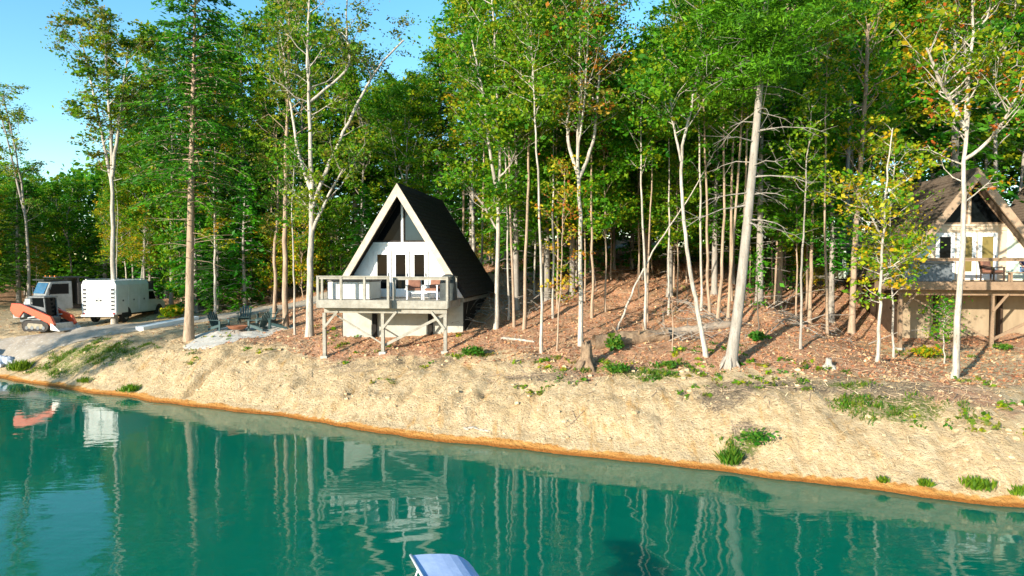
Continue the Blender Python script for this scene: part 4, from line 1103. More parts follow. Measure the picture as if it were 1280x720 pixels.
# the big pine: bare lower trunk with dead boughs, needle clumps on top
def big_pine():
    b = G(912, 457); Y = b.y
    path = [(912, 457), (924, 380), (932, 300), (940, 220), (948, 130), (956, 40), (960, -60), (963, -150)]
    pts = np.array([np.array([0, 0, -.2])] + [W(x, y, Y) - np.array(b) for x, y in path[1:]])
    rb = 14.2 * Y / FPX / 2
    tb = Tubes(); Pp = smooth_path(pts, 30); rr = rb * (1 - .72 * np.linspace(0, 1, 30)); rr[0] *= 1.4; rr[1] *= 1.12
    for k in range(6):
        a_ = k * 1.05 + .3; d = np.array([math.cos(a_), math.sin(a_), 0]); tb([d * rb * .8 + np.array([0, 0, .3]), d * rb * 1.5 + np.array([0, 0, .06]), d * rb * 2.0 + np.array([0, 0, -.12])], [rb * .3, rb * .25, rb * .1], 6)
    tb(Pp, rr, 12)
    for i in range(44):
        t = rsP.uniform(.3, .72); p_ = lerp_path(pts, t); a_ = rsP.rand() * 6.28; ln = rsP.uniform(.8, 3.2)
        d = np.array([math.cos(a_), math.sin(a_) * .8, rsP.uniform(-.25, .1)])
        q = [p_, p_ + d * ln * .4 + rsP.normal(size=3) * .04, p_ + d * ln * .75 + np.array([0, 0, -.05 * ln]), p_ + d * ln + np.array([0, 0, -.16 * ln])]
        tb(q, [.025, .018, .012, .004], 5)
        for _ in range(3):
            s_ = lerp_path(q, rsP.uniform(.4, .95)); d3 = d + rsP.normal(size=3) * .5; tb([s_, s_ + d3 * ln * .25], [.009, .003], 4)
    C = []
    for i in range(84):
        t = .57 + .43 * rsP.rand() ** 1.1; p_ = lerp_path(pts, t); a_ = i * 2.4; ln = rsP.uniform(1.6, 4.4) * (.75 + 1.3 * (t - .57) / .43 - 1.15 * ((t - .57) / .43) ** 2)
        d = np.array([math.cos(a_), math.sin(a_), rsP.uniform(-.05, .3)]); q = [p_, p_ + d * ln * .5, p_ + d * ln + np.array([0, 0, .12 * ln])]
        tb(q, [.03, .02, .007], 5)
        for u in np.linspace(.22, 1.05, 8): C.append(lerp_path(q, min(u, 1)) + rsP.normal(size=3) * .3)
    C = np.array(C)
    V, F, T = clump_leaves(rsP, C, .55 * rsP.uniform(.7, 1.3, len(C)), 70, .2, P('pine'), flat=.4, ratio=.25, upbias=1)
    put_tree('pine_tree', 'thick grey pine trunk leaning right with dead lower boughs', b, tb.mb, (V, F, T), BARK_GREY, NEEDLE)
big_pine()
grp = 'cluster of slim tan trunks left of the thick pine'
for i, (pth, w_, lb) in enumerate([([(887, 397), (884, 320), (883, 240), (880, 140), (878, 30)], 5, 'slim tan trunk nearest the curving pale tree'), ([(897, 402), (903, 330), (906, 250), (905, 150), (900, 30)], 5.5, 'slim tan trunk in the middle of the cluster left of the thick pine'), ([(910, 406), (914, 330), (921, 250), (928, 150), (932, 20)], 5.5, 'slim tan trunk touching the left side of the thick pine'), ([(893, 366), (896, 300), (897, 220), (894, 120)], 5, 'slim tan trunk set back behind the cluster left of the thick pine')]):
    main_tree('maple_tree', lb, pth, w_, BARK_TAN, seed=30 + i, group=grp, n_limb=20, t0=.6, L=1.8, cn=22, leaf=.18, palette=P('green', 'yellowgreen'))
main_tree('oak_tree', 'sturdy straight tan trunk on the leaf covered slope right of the thick pine', [(972, 381), (975, 300), (978, 220), (982, 120), (985, -30)], 12, BARK_TAN, seed=40, n_limb=36, t0=.55, L=2.6, cn=24, leaf=.19, palette=P('green', 'pine'), wtop=.5)
main_tree('birch_tree', 'thin grey trunk leaning slightly right, in front of the brown slope', [(1001, 437), (1002, 360), (1005, 280), (1010, 190), (1015, 130)], 4.4, BARK_GREY, seed=41, n_limb=14, t0=.6, L=1.2, cn=10, leaf=.15, palette=P('green', 'yellowgreen'))
main_tree('maple_tree', 'slim tan trunk just right of the thin leaning grey trunk', [(1012, 404), (1014, 330), (1017, 250), (1020, 140), (1022, 10)], 6, BARK_TAN, seed=42, n_limb=24, t0=.5, L=2.0, cn=24, leaf=.19, palette=P('green', 'pine'))
main_tree('oak_tree', 'reddish brown trunk with knotted bark left of the brown cabin', [(1064, 416), (1068, 330), (1073, 240), (1080, 150), (1086, 30)], 9.5, BARK_TAN, seed=43, n_limb=30, t0=.5, L=2.3, cn=24, leaf=.18, palette=P('yellowgreen', 'yellow', 'green'), wtop=.5)
main_tree('birch_tree', 'white sapling wrapped in yellow leaves in front of the brown cabin roof', [(1096, 452), (1100, 380), (1104, 300), (1109, 220), (1116, 160)], 6, BARK_WHITE, [[3, (1104, 300), (1085, 265), (1070, 240)], [2.6, (1101, 360), (1118, 330), (1132, 315)]], seed=44, n_limb=50, t0=.25, L=1.5, cn=9, cr=.45, leaf=.15, palette=P('yellow', 'yellowgreen'), up=.25)
main_tree('sapling_tree', 'yellow leaved sapling left of the post at the left end of the brown deck', [(1117, 447), (1116, 380), (1112, 300), (1118, 190)], 3.6, BARK_WHITE, seed=48, n_limb=36, t0=.35, L=1.35, cn=9, cr=.45, leaf=.14, palette=P('yellow', 'yellowgreen', 'yellowgreen'), up=.25)
main_tree('birch_tree', 'bright white forked tree standing in front of the brown cabin deck', [(1192, 474), (1198, 380), (1204, 280), (1206, 180), (1210, 120), (1216, 40), (1218, -60)], 10, BARK_WHITE, [[7, (1207, 165), (1190, 130), (1170, 90), (1158, 60)], [5, (1206, 200), (1235, 180), (1262, 140), (1285, 85)], [4.5, (1208, 150), (1207, 90), (1205, 30)], [3, (1216, 60), (1235, 20), (1245, -20)]], seed=45, n_limb=76, t0=.38, L=2.0, cn=14, cr=.55, leaf=.16, palette=np.concatenate([P('yellow', 'yellowgreen', 'yellowgreen', 'green'), P('orange')[:1]]), bare=.15)
main_tree('sapling_tree', 'little green sapling under the brown cabin deck left of the white tree', [(1181, 455), (1180, 420), (1182, 378)], 2.4, BARK_WHITE, seed=46, n_limb=12, t0=.35, L=.55, cn=9, leaf=.11, palette=P('yellowgreen', 'green'), up=.2)
main_tree('sapling_tree', 'dark thin stem with a leafy foot right of the thick pine', [(947, 425), (947, 380), (946, 320)], 3, BARK_DARK, seed=47, n_limb=8, t0=.4, L=.6, cn=8, leaf=.13, palette=P('green'))
# shade tree off the left edge whose shadow crosses the road
# ------------------------------------------------------------------ woods behind: prototypes then copies
def proto_broad(seed, H, R_, palette, r0=.12, t0=.45, n_limb=40, cn=30, leaf=.22, cr=.7, bark_m=BARK_GREY, fork=False):
    rs = np.random.RandomState(seed)
    pts = np.array([[0, 0, -.3], [rs.uniform(-.2, .2), 0, H * .3], [rs.uniform(-.4, .4), rs.uniform(-.4, .4), H * .65], [rs.uniform(-.6, .6), rs.uniform(-.6, .6), H]])
    stems = [(pts, r0, r0 * .25)]
    if fork:
        p_ = lerp_path(pts, .5); stems.append((np.array([p_, p_ + np.array([.9, .4, H * .18]), p_ + np.array([1.4, .7, H * .42])]), r0 * .6, r0 * .15))
    mb, (V, F, T) = broadleaf(rs, stems, n_limb=n_limb, t0=t0, L=R_, cn=int(cn * .68), cr=cr * .9, leaf=leaf, palette=palette)
    return mb, (V, F, T), bark_m, LEAF
def proto_con(seed, H, Rm, palette, z0=.15, n=110, per=50, leaf=.34):
    rs = np.random.RandomState(seed)
    pts = np.array([[0, 0, -.3], [rs.uniform(-.1, .1), 0, H * .5], [rs.uniform(-.2, .2), rs.uniform(-.2, .2), H]])
    mb, cr = conifer(rs, pts, .017 * H, z0=z0, Rm=Rm, n=n, palette=palette, per=per, leaf=leaf, power=.75, droop=.2)
    return mb, cr, BARK_GREY, NEEDLE
PROTO = dict(
    hem_a=(proto_con(201, 18, 3.6, P('hemlock', 'brighthem'), n=150, per=60), 18, 'hemlock_tree'),
    hem_b=(proto_con(202, 12, 2.8, P('hemlock', 'brighthem'), .08, 110, 56), 12, 'hemlock_tree'),
    hem_c=(proto_con(203, 6, 2.1, P('brighthem'), .06, 64, 44, .26), 6, 'hemlock_tree'),
    green_a=(proto_broad(211, 18, 3.0, P('green', 'pine', 'yellowgreen'), .15, .35, 60, 30, .24), 18, 'maple_tree'),
    green_b=(proto_broad(212, 15, 2.6, P('green', 'yellowgreen'), .11, .3, 52, 28, .22, fork=True), 15, 'maple_tree'),
    yel_a=(proto_broad(213, 16, 2.6, P('yellowgreen', 'green', 'yellow'), .12, .4, 50, 26, .21, bark_m=BARK_WHITE), 16, 'poplar_tree'),
    slim=(proto_broad(214, 17, 1.9, P('yellowgreen', 'green'), .09, .55, 34, 24, .2, bark_m=BARK_TAN), 17, 'poplar_tree'),
    pole=(proto_broad(218, 17, 1.3, P('yellowgreen', 'green'), .065, .72, 20, 20, .18, .5, BARK_WHITE), 17, 'birch_tree'),
    poletan=(proto_broad(219, 16, 1.4, P('yellowgreen', 'yellow', 'green'), .075, .68, 22, 18, .18, .5, BARK_TAN), 16, 'birch_tree'),
    mid=(proto_broad(220, 10, 1.7, P('yellowgreen', 'green', 'pine'), .05, .33, 44, 30, .17, .6, BARK_TAN), 10, 'sapling_tree'),
    midhem=(proto_con(221, 11, 2.3, P('brighthem', 'pine'), .3, 90, 54, .28), 11, 'hemlock_tree'),
    rust=(proto_broad(215, 14, 2.2, P('rust', 'orange', 'olive'), .11, .4, 38, 20, .2), 14, 'oak_tree'),
    und=(proto_broad(216, 4.5, 1.3, P('green', 'yellowgreen'), .035, .15, 34, 24, .125, .45, BARK_TAN), 4.5, 'sapling_tree'),
    undy=(proto_broad(217, 4.0, 1.2, P('yellow', 'yellowgreen'), .03, .12, 32, 20, .115, .42, BARK_TAN), 4.0, 'sapling_tree'))
PM_ = {}
for k, ((mb, cr, bm, lm), H, nm) in PROTO.items():
    me = bpy.data.meshes.new('trunk'); me.from_pydata(mb.v, [], mb.f); me.materials.append(bm); me.polygons.foreach_set('use_smooth', [True] * len(me.polygons)); me.update()
    PM_[k] = (me, np_mesh('crown', cr[0], cr[1], lm, cr[2], mesh_only=True), H, nm)
WORDS = dict(mid='bright leafy young tree', midhem='bright green young hemlock', pole='thin pale pole trunk with high crown', poletan='thin tan pole trunk with high crown', hem_a='tall dark green hemlock', hem_b='dark green hemlock', hem_c='small bright green hemlock', green_a='tall full green tree', green_b='green leafed forest tree', yel_a='yellow-green tree with pale trunk', slim='slim tan trunked tree', rust='rust brown leaved tree', und='low green sapling', undy='low yellow leaved sapling')
def region(x, y):
    px = 640 + FPX * x / y
    if px < 130: return 'behind the loader and trucks at the left'
    if px < 350: return 'behind the road and fire pit'
    if px < 600: return 'behind the white cabin'
    if px < 860: return 'on the slope between white cabin and thick pine'
    if px < 1060: return 'behind the thick grey pine'
    return 'behind and beside the brown cabin'
def wood_tree(k, x, y, H, rz):
    tm, cm_, H0, nm = PM_[k]
    r = thing(nm, WORDS[k] + ' ' + region(x, y), 'tree', (x, y, gz(x, y)), rz, WORDS[k] + 's ' + region(x, y))
    s_ = H / H0; w_ = s_ ** .75
    r.scale = (w_, w_, s_)
    mesh_obj('trunk', tm, r); mesh_obj('crown', cm_, r); return r
TOPX = [-200, 0, 60, 110, 150, 190, 225, 330, 400, 440, 475, 495, 540, 560, 600, 700, 735, 752, 825, 848, 1500]
TOPY = [215, 212, 222, 205, 190, 80, -60, -60, 20, 70, 115, 120, 85, 20, -120, -60, 60, 95, 70, -120, -120]
def top_limit(x, y):
    px = 640 + FPX * x / y; ty = np.interp(px, TOPX, TOPY)
    return CAMH + (HORIZ - ty) * y / FPX
placed = []
cab_boxes = [(C1, -4.2, 4.2, -3.5, 9.5), (C2, -5.0, 4.5, -3.5, 9.5), (C3, -4.2, 4.2, -3.5, 9.5)]
def in_cabin(x, y, mrg=0):
    for C, x0, x1, y0, y1 in cab_boxes:
        c, s = math.cos(-YAW), math.sin(-YAW); dx, dy = x - C.x, y - C.y
        lx, ly = dx * c - dy * s, dx * s + dy * c
        if x0 - mrg < lx < x1 + mrg and y0 - mrg < ly < y1 + mrg: return True
    return False
def ok(x, y, dmin, roadm=2.6):
    if road_dist(x, y) < roadm or in_cabin(x, y): return False
    if x < -16 and y < 49.5 and 640 + FPX * x / y < 245: return False
    return all((x - a) ** 2 + (y - b) ** 2 > dmin * dmin for a, b in placed)
rw = random.Random(4)
def scatter(n, y0, y1, kinds, hlo, hhi, dmin, smin=11, pxr=(-70, 1350), small=False):
    c = 0; tries = 0
    while c < n and tries < n * 60:
        tries += 1
        y = rw.uniform(y0, y1); px = rw.uniform(*pxr); x = (px - 640) * y / FPX
        if float(shore_s(x, y)) < smin or not ok(x, y, dmin): continue
        k = rw.choice(kinds); H = rw.uniform(hlo, hhi)
        lim = (top_limit(x, y) - gz(x, y)) * rw.uniform(.9, 1.0)
        if H > lim: H = lim
        if H < 3 and not small: continue
        placed.append((x, y)); wood_tree(k, x, y, H, rw.uniform(0, 6.28)); c += 1
# left backdrop behind the vehicles and road
scatter(26, 50, 64, ['hem_a', 'hem_b', 'green_a', 'hem_b', 'green_b'], 10, 22, 2.6, pxr=(-90, 345))
scatter(14, 49, 56, ['hem_b', 'hem_c', 'und', 'undy', 'yel_a'], 4, 9, 1.8, pxr=(-60, 345))
# behind the cabin
scatter(16, 46, 62, ['hem_a', 'green_a', 'hem_b', 'slim', 'green_b', 'green_a'], 14, 23, 2.4, pxr=(330, 600))
scatter(8, 43, 50, ['und', 'hem_c', 'green_b', 'undy'], 3.5, 8, 2, pxr=(330, 470))
# slope right of the cabin
scatter(20, 42, 60, ['slim', 'yel_a', 'green_b', 'green_a', 'hem_a', 'slim', 'rust'], 14, 24, 2.0, pxr=(590, 860))
scatter(18, 40, 52, ['hem_c', 'und', 'hem_c', 'und', 'undy'], 5, 9.5, 1.5, smin=9.5, pxr=(600, 875))
scatter(10, 40, 52, ['hem_c', 'und', 'undy'], 5, 9.5, 1.5, smin=10, pxr=(875, 1070))
scatter(10, 44, 50, ['hem_c', 'hem_b', 'und'], 5, 10, 1.5, pxr=(150, 345))
scatter(17, 33, 46, ['mid', 'midhem', 'mid'], 8, 13, 1.6, smin=9.5, pxr=(595, 875))
scatter(9, 34, 46, ['mid', 'midhem'], 8, 13, 1.8, smin=10, pxr=(880, 1060))
scatter(15, 31, 50, ['pole', 'poletan', 'pole'], 13, 19, 1.2, smin=9, pxr=(600, 870))
scatter(18, 40, 56, ['hem_c', 'und', 'hem_c', 'hem_c', 'und', 'undy'], 3, 7, 1.6, pxr=(600, 880), small=True)
scatter(19, 42, 60, ['hem_a', 'green_a', 'slim', 'hem_a', 'green_b', 'hem_a'], 16, 25, 2.4, pxr=(860, 1075))
scatter(9, 31, 48, ['pole', 'poletan', 'poletan'], 14, 20, 1.2, smin=9, pxr=(865, 1065))
scatter(14, 44, 56, ['pole', 'poletan'], 10, 17, 1.4, pxr=(60, 345))
scatter(12, 34, 52, ['hem_c', 'und', 'hem_c', 'hem_c', 'undy'], 3, 7, 1.8, pxr=(860, 1060), small=True)
scatter(22, 41, 60, ['hem_a', 'green_a', 'yel_a', 'green_b', 'hem_b'], 15, 25, 2.2, pxr=(1060, 1370))
scatter(5, 34, 40, ['undy', 'und'], 3, 6, 1.5, pxr=(1010, 1075), small=True)
for (x, y, H, k) in ((-37.0, 15.0, 11.5, 'green_b'), (-40.5, 18.5, 13, 'yel_a')):
    t = wood_tree(k, x, y, H, 1.0); t['label'] = ('green' if k == 'green_b' else 'yellow-green') + ' leafy tree on the near left shore beside the pond'; del t['group']
print('wood trees', len(placed))

# far wood that closes the view: one mass
rs = np.random.RandomState(9)
n = 3600
px = np.concatenate([rs.uniform(-150, 1430, 2600), rs.uniform(-150, 420, 1000)]); y = rs.uniform(66, 92, n); x = (px - 640) * y / FPX
gzv = hfun(x, y); lim = CAMH + (HORIZ - np.interp(px, TOPX, TOPY)) * y / FPX - gzv
lim = np.minimum(lim * .92, 17) * np.where((px > 500) & (px < 640), .55, 1)
z = gzv + lim * rs.rand(n) ** np.where(px < 420, 1.35, .8)
V, F, T = clump_leaves(rs, np.stack([x, y, z], 1), 1.6 * rs.uniform(.6, 1.4, n), 30, .55, P('green', 'brighthem', 'hemlock', 'yellowgreen'), flat=.7)
tag(np_mesh('far_woods', V, F, LEAF, T), 'far off wood closing the view behind the nearer trees', 'woods', kind='stuff')

# ------------------------------------------------------------------ logs, stump, sticks
ROT = mat('rotten_wood', (.34, .235, .145), (.15, .10, .065), .95, 5, (1, 1, .6), .8, fine=(.09, .06, .045), spec=.1)
LOGG = mat('grey_log', (.36, .29, .22), (.22, .17, .13), .95, 4, bump=.7, fine=(.1, .08, .06), spec=.1)
def log(name, label, p0, p1, r0, r1, m_, lift=.6, hollow=False, cat='log'):
    a_ = G(*p0); b_ = G(*p1); a_.z += r0 * lift; b_.z += r1 * lift
    n_ = 14; mb = MB(); rs_ = np.random.RandomState(int(p0[0])); pts = []
    for i in range(n_):
        t_ = i / (n_ - 1); q = a_.lerp(b_, t_); q.z = max(q.z, gz(q.x, q.y) + (r0 + (r1 - r0) * t_) * lift * .6); q += Vector(rs_.normal(size=3) * .02); pts.append(q - a_)
    rr = [(r0 + (r1 - r0) * i / (n_ - 1)) * rs_.uniform(.9, 1.1) for i in range(n_)]
    mb.tube(pts, rr, 12, cap=not hollow)
    if hollow: mb.tube(pts[:10][::-1], [q * .72 for q in rr[:10]][::-1], 12, cap=False)
    for k in range(4):
        i = rs_.randint(3, n_ - 2); d = Vector((rs_.normal(), rs_.normal(), abs(rs_.normal()) + .3)).normalized(); mb.tube([pts[i], pts[i] + d * (rr[i] + rs_.uniform(.1, .35))], [rr[i] * .22, rr[i] * .1], 6)
    o = mb.build(name, m_, smooth=True); o.location = a_
    return tag(o, label, cat)
log('fallen_log', 'hollow broken log lying right of the old stump', (741, 436), (834, 424), .34, .27, ROT, hollow=True)
log('fallen_log', 'long grey fallen log reaching from the hollow log to the thick pine', (826, 421), (915, 409), .22, .16, LOGG)
log('fallen_stick', 'short pale fallen stick on the brown litter left of the white slender trunk', (627, 424), (668, 428), .06, .04, BARK_WHITE, cat='stick')
log('fallen_stick', 'pale stick lying on the bare bank near the waterline', (580, 537), (612, 540), .045, .025, BARK_WHITE, cat='stick')
def stump(label, p, r_, h_, seed, m_):
    g = G(*p); mb = MB(); rs_ = random.Random(seed); n_ = 20; vs = []; fs = []
    lv = [(-.2, 2.3), (.05, 1.8), (.2, 1.3), (.45, 1.05), (.75, .95), (1.0, .85)]
    for i, (z_, q) in enumerate(lv):
        for k in range(n_):
            t_ = 6.2832 * k / n_; lob = 1 + (.45 if i < 3 else .15) * math.sin(5 * t_ + 1) * (1 - z_ * .7) + rs_.uniform(-.06, .06)
            zz_ = z_ * h_ + (rs_.uniform(-.1, .22) * h_ if i == len(lv) - 1 else 0)
            vs.append((r_ * q * lob * math.cos(t_), r_ * q * lob * math.sin(t_), zz_))
    for i in range(len(lv) - 1):
        for k in range(n_): fs.append((i * n_ + k, i * n_ + (k + 1) % n_, (i + 1) * n_ + (k + 1) % n_, (i + 1) * n_ + k))
    o_ = len(lv) - 1
    vs.append((0, 0, h_ * .7)); fs += [(o_ * n_ + k, o_ * n_ + (k + 1) % n_, len(vs) - 1) for k in range(n_)]
    mb.add(vs, fs)
    for k in range(6):
        t_ = k * 1.05 + rs_.uniform(-.3, .3); d = Vector((math.cos(t_), math.sin(t_), 0)); mb.tube([d * r_ * .9 + Vector((0, 0, .25 * h_)), d * r_ * 2 + Vector((0, 0, .02)), d * r_ * 3.4 + Vector((0, 0, -.2))], [r_ * .35, r_ * .25, r_ * .08], 7)
    o = mb.build('tree_stump', m_, smooth=True); o.location = g; return tag(o, label, 'stump')
stump('old rotten stump with splayed roots at the top of the bank', (733, 458), .2, .85, 3, ROT)
stump('small pale cut stump on brown litter left of the white sapling', (1036, 459), .1, .28, 5, BARK_WHITE)
# rocks at the far left corner of the pond
ROCK = mat('pale_blue_rock', (.52, .55, .6), (.36, .39, .45), .9, 3, bump=.6, fine=(.7, .7, .7))
rr_ = random.Random(8)
for k in range(16):
    px_ = rr_.uniform(-22, 13); py_ = rr_.uniform(440, 466); g = G(px_, py_)
    mb = MB(); s_ = rr_.uniform(.26, .5); mb.blob((0, 0, s_ * .35), (s_, s_ * .85, s_ * .65), k, 8, 6, .35)
    o = mb.build('rock', ROCK); o.location = g; o.rotation_euler = (0, 0, rr_.uniform(0, 6))
    tag(o, 'pale bluish rock in the heap at the left corner of the pond', 'rock', 'pale rocks heaped at the left corner of the pond')

# ------------------------------------------------------------------ weeds, grass, litter
def tuft_mesh(seed, n_, h_, spread, palette, broad=False):
    rs_ = np.random.RandomState(seed)
    if broad:
        C = rs_.normal(size=(n_ // 5, 3)) * np.array([spread, spread, h_ * .35]) * .42 + np.array([0, 0, h_ * .55]); C[:, 2] = np.maximum(C[:, 2], .05)
        return clump_leaves(rs_, C, spread * .55, 10, h_ * .3, palette)
    a_ = rs_.rand(n_) * 6.28; r_ = rs_.rand(n_) * spread; base = np.stack([np.cos(a_) * r_, np.sin(a_) * r_, np.full(n_, -.02)], 1)
    lean = rs_.normal(size=(n_, 3)) * .35; lean[:, 2] = 1; lean = unit(lean); L = h_ * rs_.uniform(.5, 1.2, n_)
    s_ = unit(np.cross(lean, rs_.normal(size=(n_, 3)))); w_ = .014 + .02 * rs_.rand(n_)
    tip = base + lean * L[:, None] + np.array([0, 0, -.1]) * L[:, None]; mid = base + lean * L[:, None] * .5
    V = np.stack([base, mid + s_ * w_[:, None], tip, mid - s_ * w_[:, None]], 1).reshape(-1, 3)
    T = palette[rs_.randint(0, len(palette), n_)]
    return V, np.arange(n_ * 4).reshape(-1, 4), np.repeat(T, 4, 0)
GRASSP = np.array([(.12, .25, .012), (.2, .31, .015), (.08, .19, .012)])
WEEDP = np.array([(.05, .19, .014), (.085, .22, .018), (.15, .25, .02)])
def weed(name, label, p, h_, spread, n_, palette, broad, seed, cat='plant'):
    V, F, T = tuft_mesh(seed, n_, h_, spread, palette, broad); o = np_mesh(name, V, F, LEAF, T); o.location = G(*p); return tag(o, label, cat)
WL = [('weed_plant', 'glossy green broad leaved plant in front of the hollow log', (768, 440), .62, .26, 200, WEEDP, True),
      ('weed_plant', 'round bright green weed at the foot of the leafless sapling', (839, 462), .36, .22, 160, WEEDP, True),
      ('weed_plant', 'bright green weed at the top of the bank right of the white cabin', (592, 445), .4, .38, 200, WEEDP, True),
      ('weed_plant', 'low green weed below the old stump', (772, 468), .36, .42, 240, WEEDP, True),
      ('weed_plant', 'dark green weed at the foot of the thin dark stem by the pine', (947, 428), .5, .25, 160, WEEDP, True),
      ('weed_plant', 'green weed halfway down the bank on the debris streak', (948, 556), .35, .45, 160, WEEDP, True),
      ('weed_plant', 'yellowish bush beside the brown cabin deck post', (1157, 448), .5, .45, 200, pal('yellowgreen', 'yellow'), True),
      ('weed_plant', 'small green weed under the front of the brown cabin deck', (1253, 438), .32, .3, 120, WEEDP, True),
      ('weed_plant', 'yellow leaved bush at the roadside behind the gravel pad', (217, 398), .9, .6, 260, pal('yellow', 'yellowgreen'), True),
      ('grass_tuft', 'tall bright grass clump beside the pale rocks at the pond corner', (26, 463), .62, .55, 500, GRASSP, False),
      ('grass_tuft', 'bright grass clump on the waterline of the left bank', (163, 489), .38, .5, 260, GRASSP, False),
      ('grass_tuft', 'sparse grass clump a little left along the left waterline', (106, 478), .3, .4, 160, GRASSP, False),
      ('grass_tuft', 'dark grass clump hanging at the waterline under the debris streak', (914, 580), .5, .3, 260, WEEDP, False),
      ('grass_tuft', 'grass clump at the waterline near the right picture edge', (1222, 610), .32, .36, 260, GRASSP, False),
      ('grass_tuft', 'small round grass clump at the waterline below the grassy patch', (1156, 607), .22, .16, 140, GRASSP, False),
      ('grass_tuft', 'tiny grass clump at the waterline between the debris streak and grassy patch', (1104, 603), .2, .14, 100, GRASSP, False),
      ('grass_tuft', 'small grass clump cut by the right picture edge at the waterline', (1273, 618), .26, .2, 120, GRASSP, False)]
for i, (nm, lb, p_, h_, sp, n_, pl, br) in enumerate(WL): weed(nm, lb, p_, h_, sp, n_, pl, br, 300 + i)
# grass blades over the green patches: one mass
rs = np.random.RandomState(21); PB = []; TB = []
cand_x = rs.uniform(-27, 20, 90000); cand_y = rs.uniform(16, 40, 90000)
gi = np.zeros(len(cand_x))
for (p_, a_, b_) in GP:
    g = G(*p_); c_, s_ = math.cos(-.45), math.sin(-.45); dx, dy = cand_x - g.x, cand_y - g.y
    e = np.sqrt(((dx * c_ + dy * s_) / a_) ** 2 + ((-dx * s_ + dy * c_) / b_) ** 2); gi = np.maximum(gi, 1 - sstep(.3, 1.2, e + fbm(cand_x * .9, cand_y * .9, 33) * .6))
keep = (rs.rand(len(gi)) < gi * .55) & (fbm(cand_x * 1.6, cand_y * 1.6, 50) > .12)
x, y = np.repeat(cand_x[keep], 14), np.repeat(cand_y[keep], 14); x = x + rs.normal(size=len(x)) * .07; y = y + rs.normal(size=len(y)) * .07
z = hfun(x, y); n_ = len(x); h_ = rs.uniform(.06, .18, n_)
lean = unit(np.stack([rs.normal(size=n_) * .4, rs.normal(size=n_) * .4, np.ones(n_)], 1)); sd = unit(np.cross(lean, rs.normal(size=(n_, 3))))
base = np.stack([x, y, z - .01], 1); w_ = rs.uniform(.01, .022, n_)[:, None]; tip = base + lean * h_[:, None]; mid = base + lean * h_[:, None] * .5
V = np.stack([base, mid + sd * w_, tip, mid - sd * w_], 1).reshape(-1, 3)
T = np.concatenate([GRASSP, WEEDP, pal('olive')])[rs.randint(0, 10, n_)]
tag(np_mesh('grass', V, np.arange(n_ * 4).reshape(-1, 4), LEAF, np.repeat(T, 4, 0)), 'short grass growing in patches on the bank', 'grass', kind='stuff')
# sparse low weeds along the top of the bank: ground cover
rs = np.random.RandomState(71); n_ = 9000
y = rs.uniform(18, 36, n_); x = (rs.uniform(60, 1300, n_) - 640) * y / FPX; S = shore_s(x, y)
keep = (S > 2.2) & (S < 8) & (fbm(x * .55, y * .55, 72) > .28) & (rs.rand(n_) < .42)
x, y = x[keep], y[keep]
C = np.stack([x, y, hfun(x, y) + .05], 1)
V, F, T = clump_leaves(rs, C, .16, 9, .13, np.concatenate([WEEDP, pal('olive', 'yellowgreen')]), flat=.5)
tag(np_mesh('weeds', V, F, LEAF, T), 'sparse low weeds dotted along the top of the bank', 'weeds', kind='stuff')
rs = np.random.RandomState(81); n_ = 52000
y = rs.uniform(16.5, 36, n_); x = (rs.uniform(-20, 1300, n_) - 640) * y / FPX; S = shore_s(x, y)
keep = (S > .55) & (S < 8) & (fbm(x * .8, y * .8, 82) + rs.normal(size=n_) * .3 > .05); x, y = x[keep], y[keep]; n_ = len(x)
d = unit(np.stack([rs.normal(size=n_), rs.normal(size=n_), rs.uniform(-.1, .9, n_)], 1)); L = rs.uniform(.05, .2, n_)
base = np.stack([x, y, hfun(x, y) + .005], 1); sd = unit(np.cross(d, rs.normal(size=(n_, 3)))) * rs.uniform(.005, .012, n_)[:, None]
V = np.stack([base - sd, base + sd, base + d * L[:, None] + sd * .4, base + d * L[:, None] - sd * .4], 1).reshape(-1, 3)
STRAW = np.array([(.66, .50, .28), (.5, .36, .18), (.74, .6, .38), (.34, .23, .12), (.6, .42, .2)])
tag(np_mesh('dry_grass', V, np.arange(n_ * 4).reshape(-1, 4), DRYLEAF, np.repeat(STRAW[rs.randint(0, 5, n_)], 4, 0)), 'dry straw coloured grass stalks strewn over the bare bank', 'straw', kind='stuff')
# fallen leaves
rs = np.random.RandomState(31); n_ = 60000
y = rs.uniform(22, 52, n_); x = (rs.uniform(-30, 1320, n_) - 640) * y / FPX
S = shore_s(x, y); wlv = 1 - sstep(-19, -9, x)
keep = (S + fbm(x * .35, y * .35, 30) * 2.2 > 4.2) & (rs.rand(n_) > wlv * .85)
x, y = x[keep], y[keep]; n_ = len(x)
P3 = np.stack([x, y, hfun(x, y) + .015 + .02 * rs.rand(n_)], 1)
d = unit(np.stack([rs.normal(size=n_), rs.normal(size=n_), rs.normal(size=n_) * .35], 1)); nn = unit(np.stack([rs.normal(size=n_) * .5, rs.normal(size=n_) * .5, np.ones(n_)], 1))
L = rs.uniform(.07, .17, n_); V, F = leaf_quads(P3, d, nn, L, L * .65)
DRY = np.array([(.56, .27, .12), (.42, .18, .09), (.66, .38, .18), (.34, .17, .09), (.72, .5, .28), (.5, .21, .1)])
tag(np_mesh('leaf_litter', V, F, DRYLEAF, np.repeat(DRY[rs.randint(0, 6, n_)], 4, 0)), 'dry red brown fallen leaves covering the forest floor', 'leaves', kind='stuff')
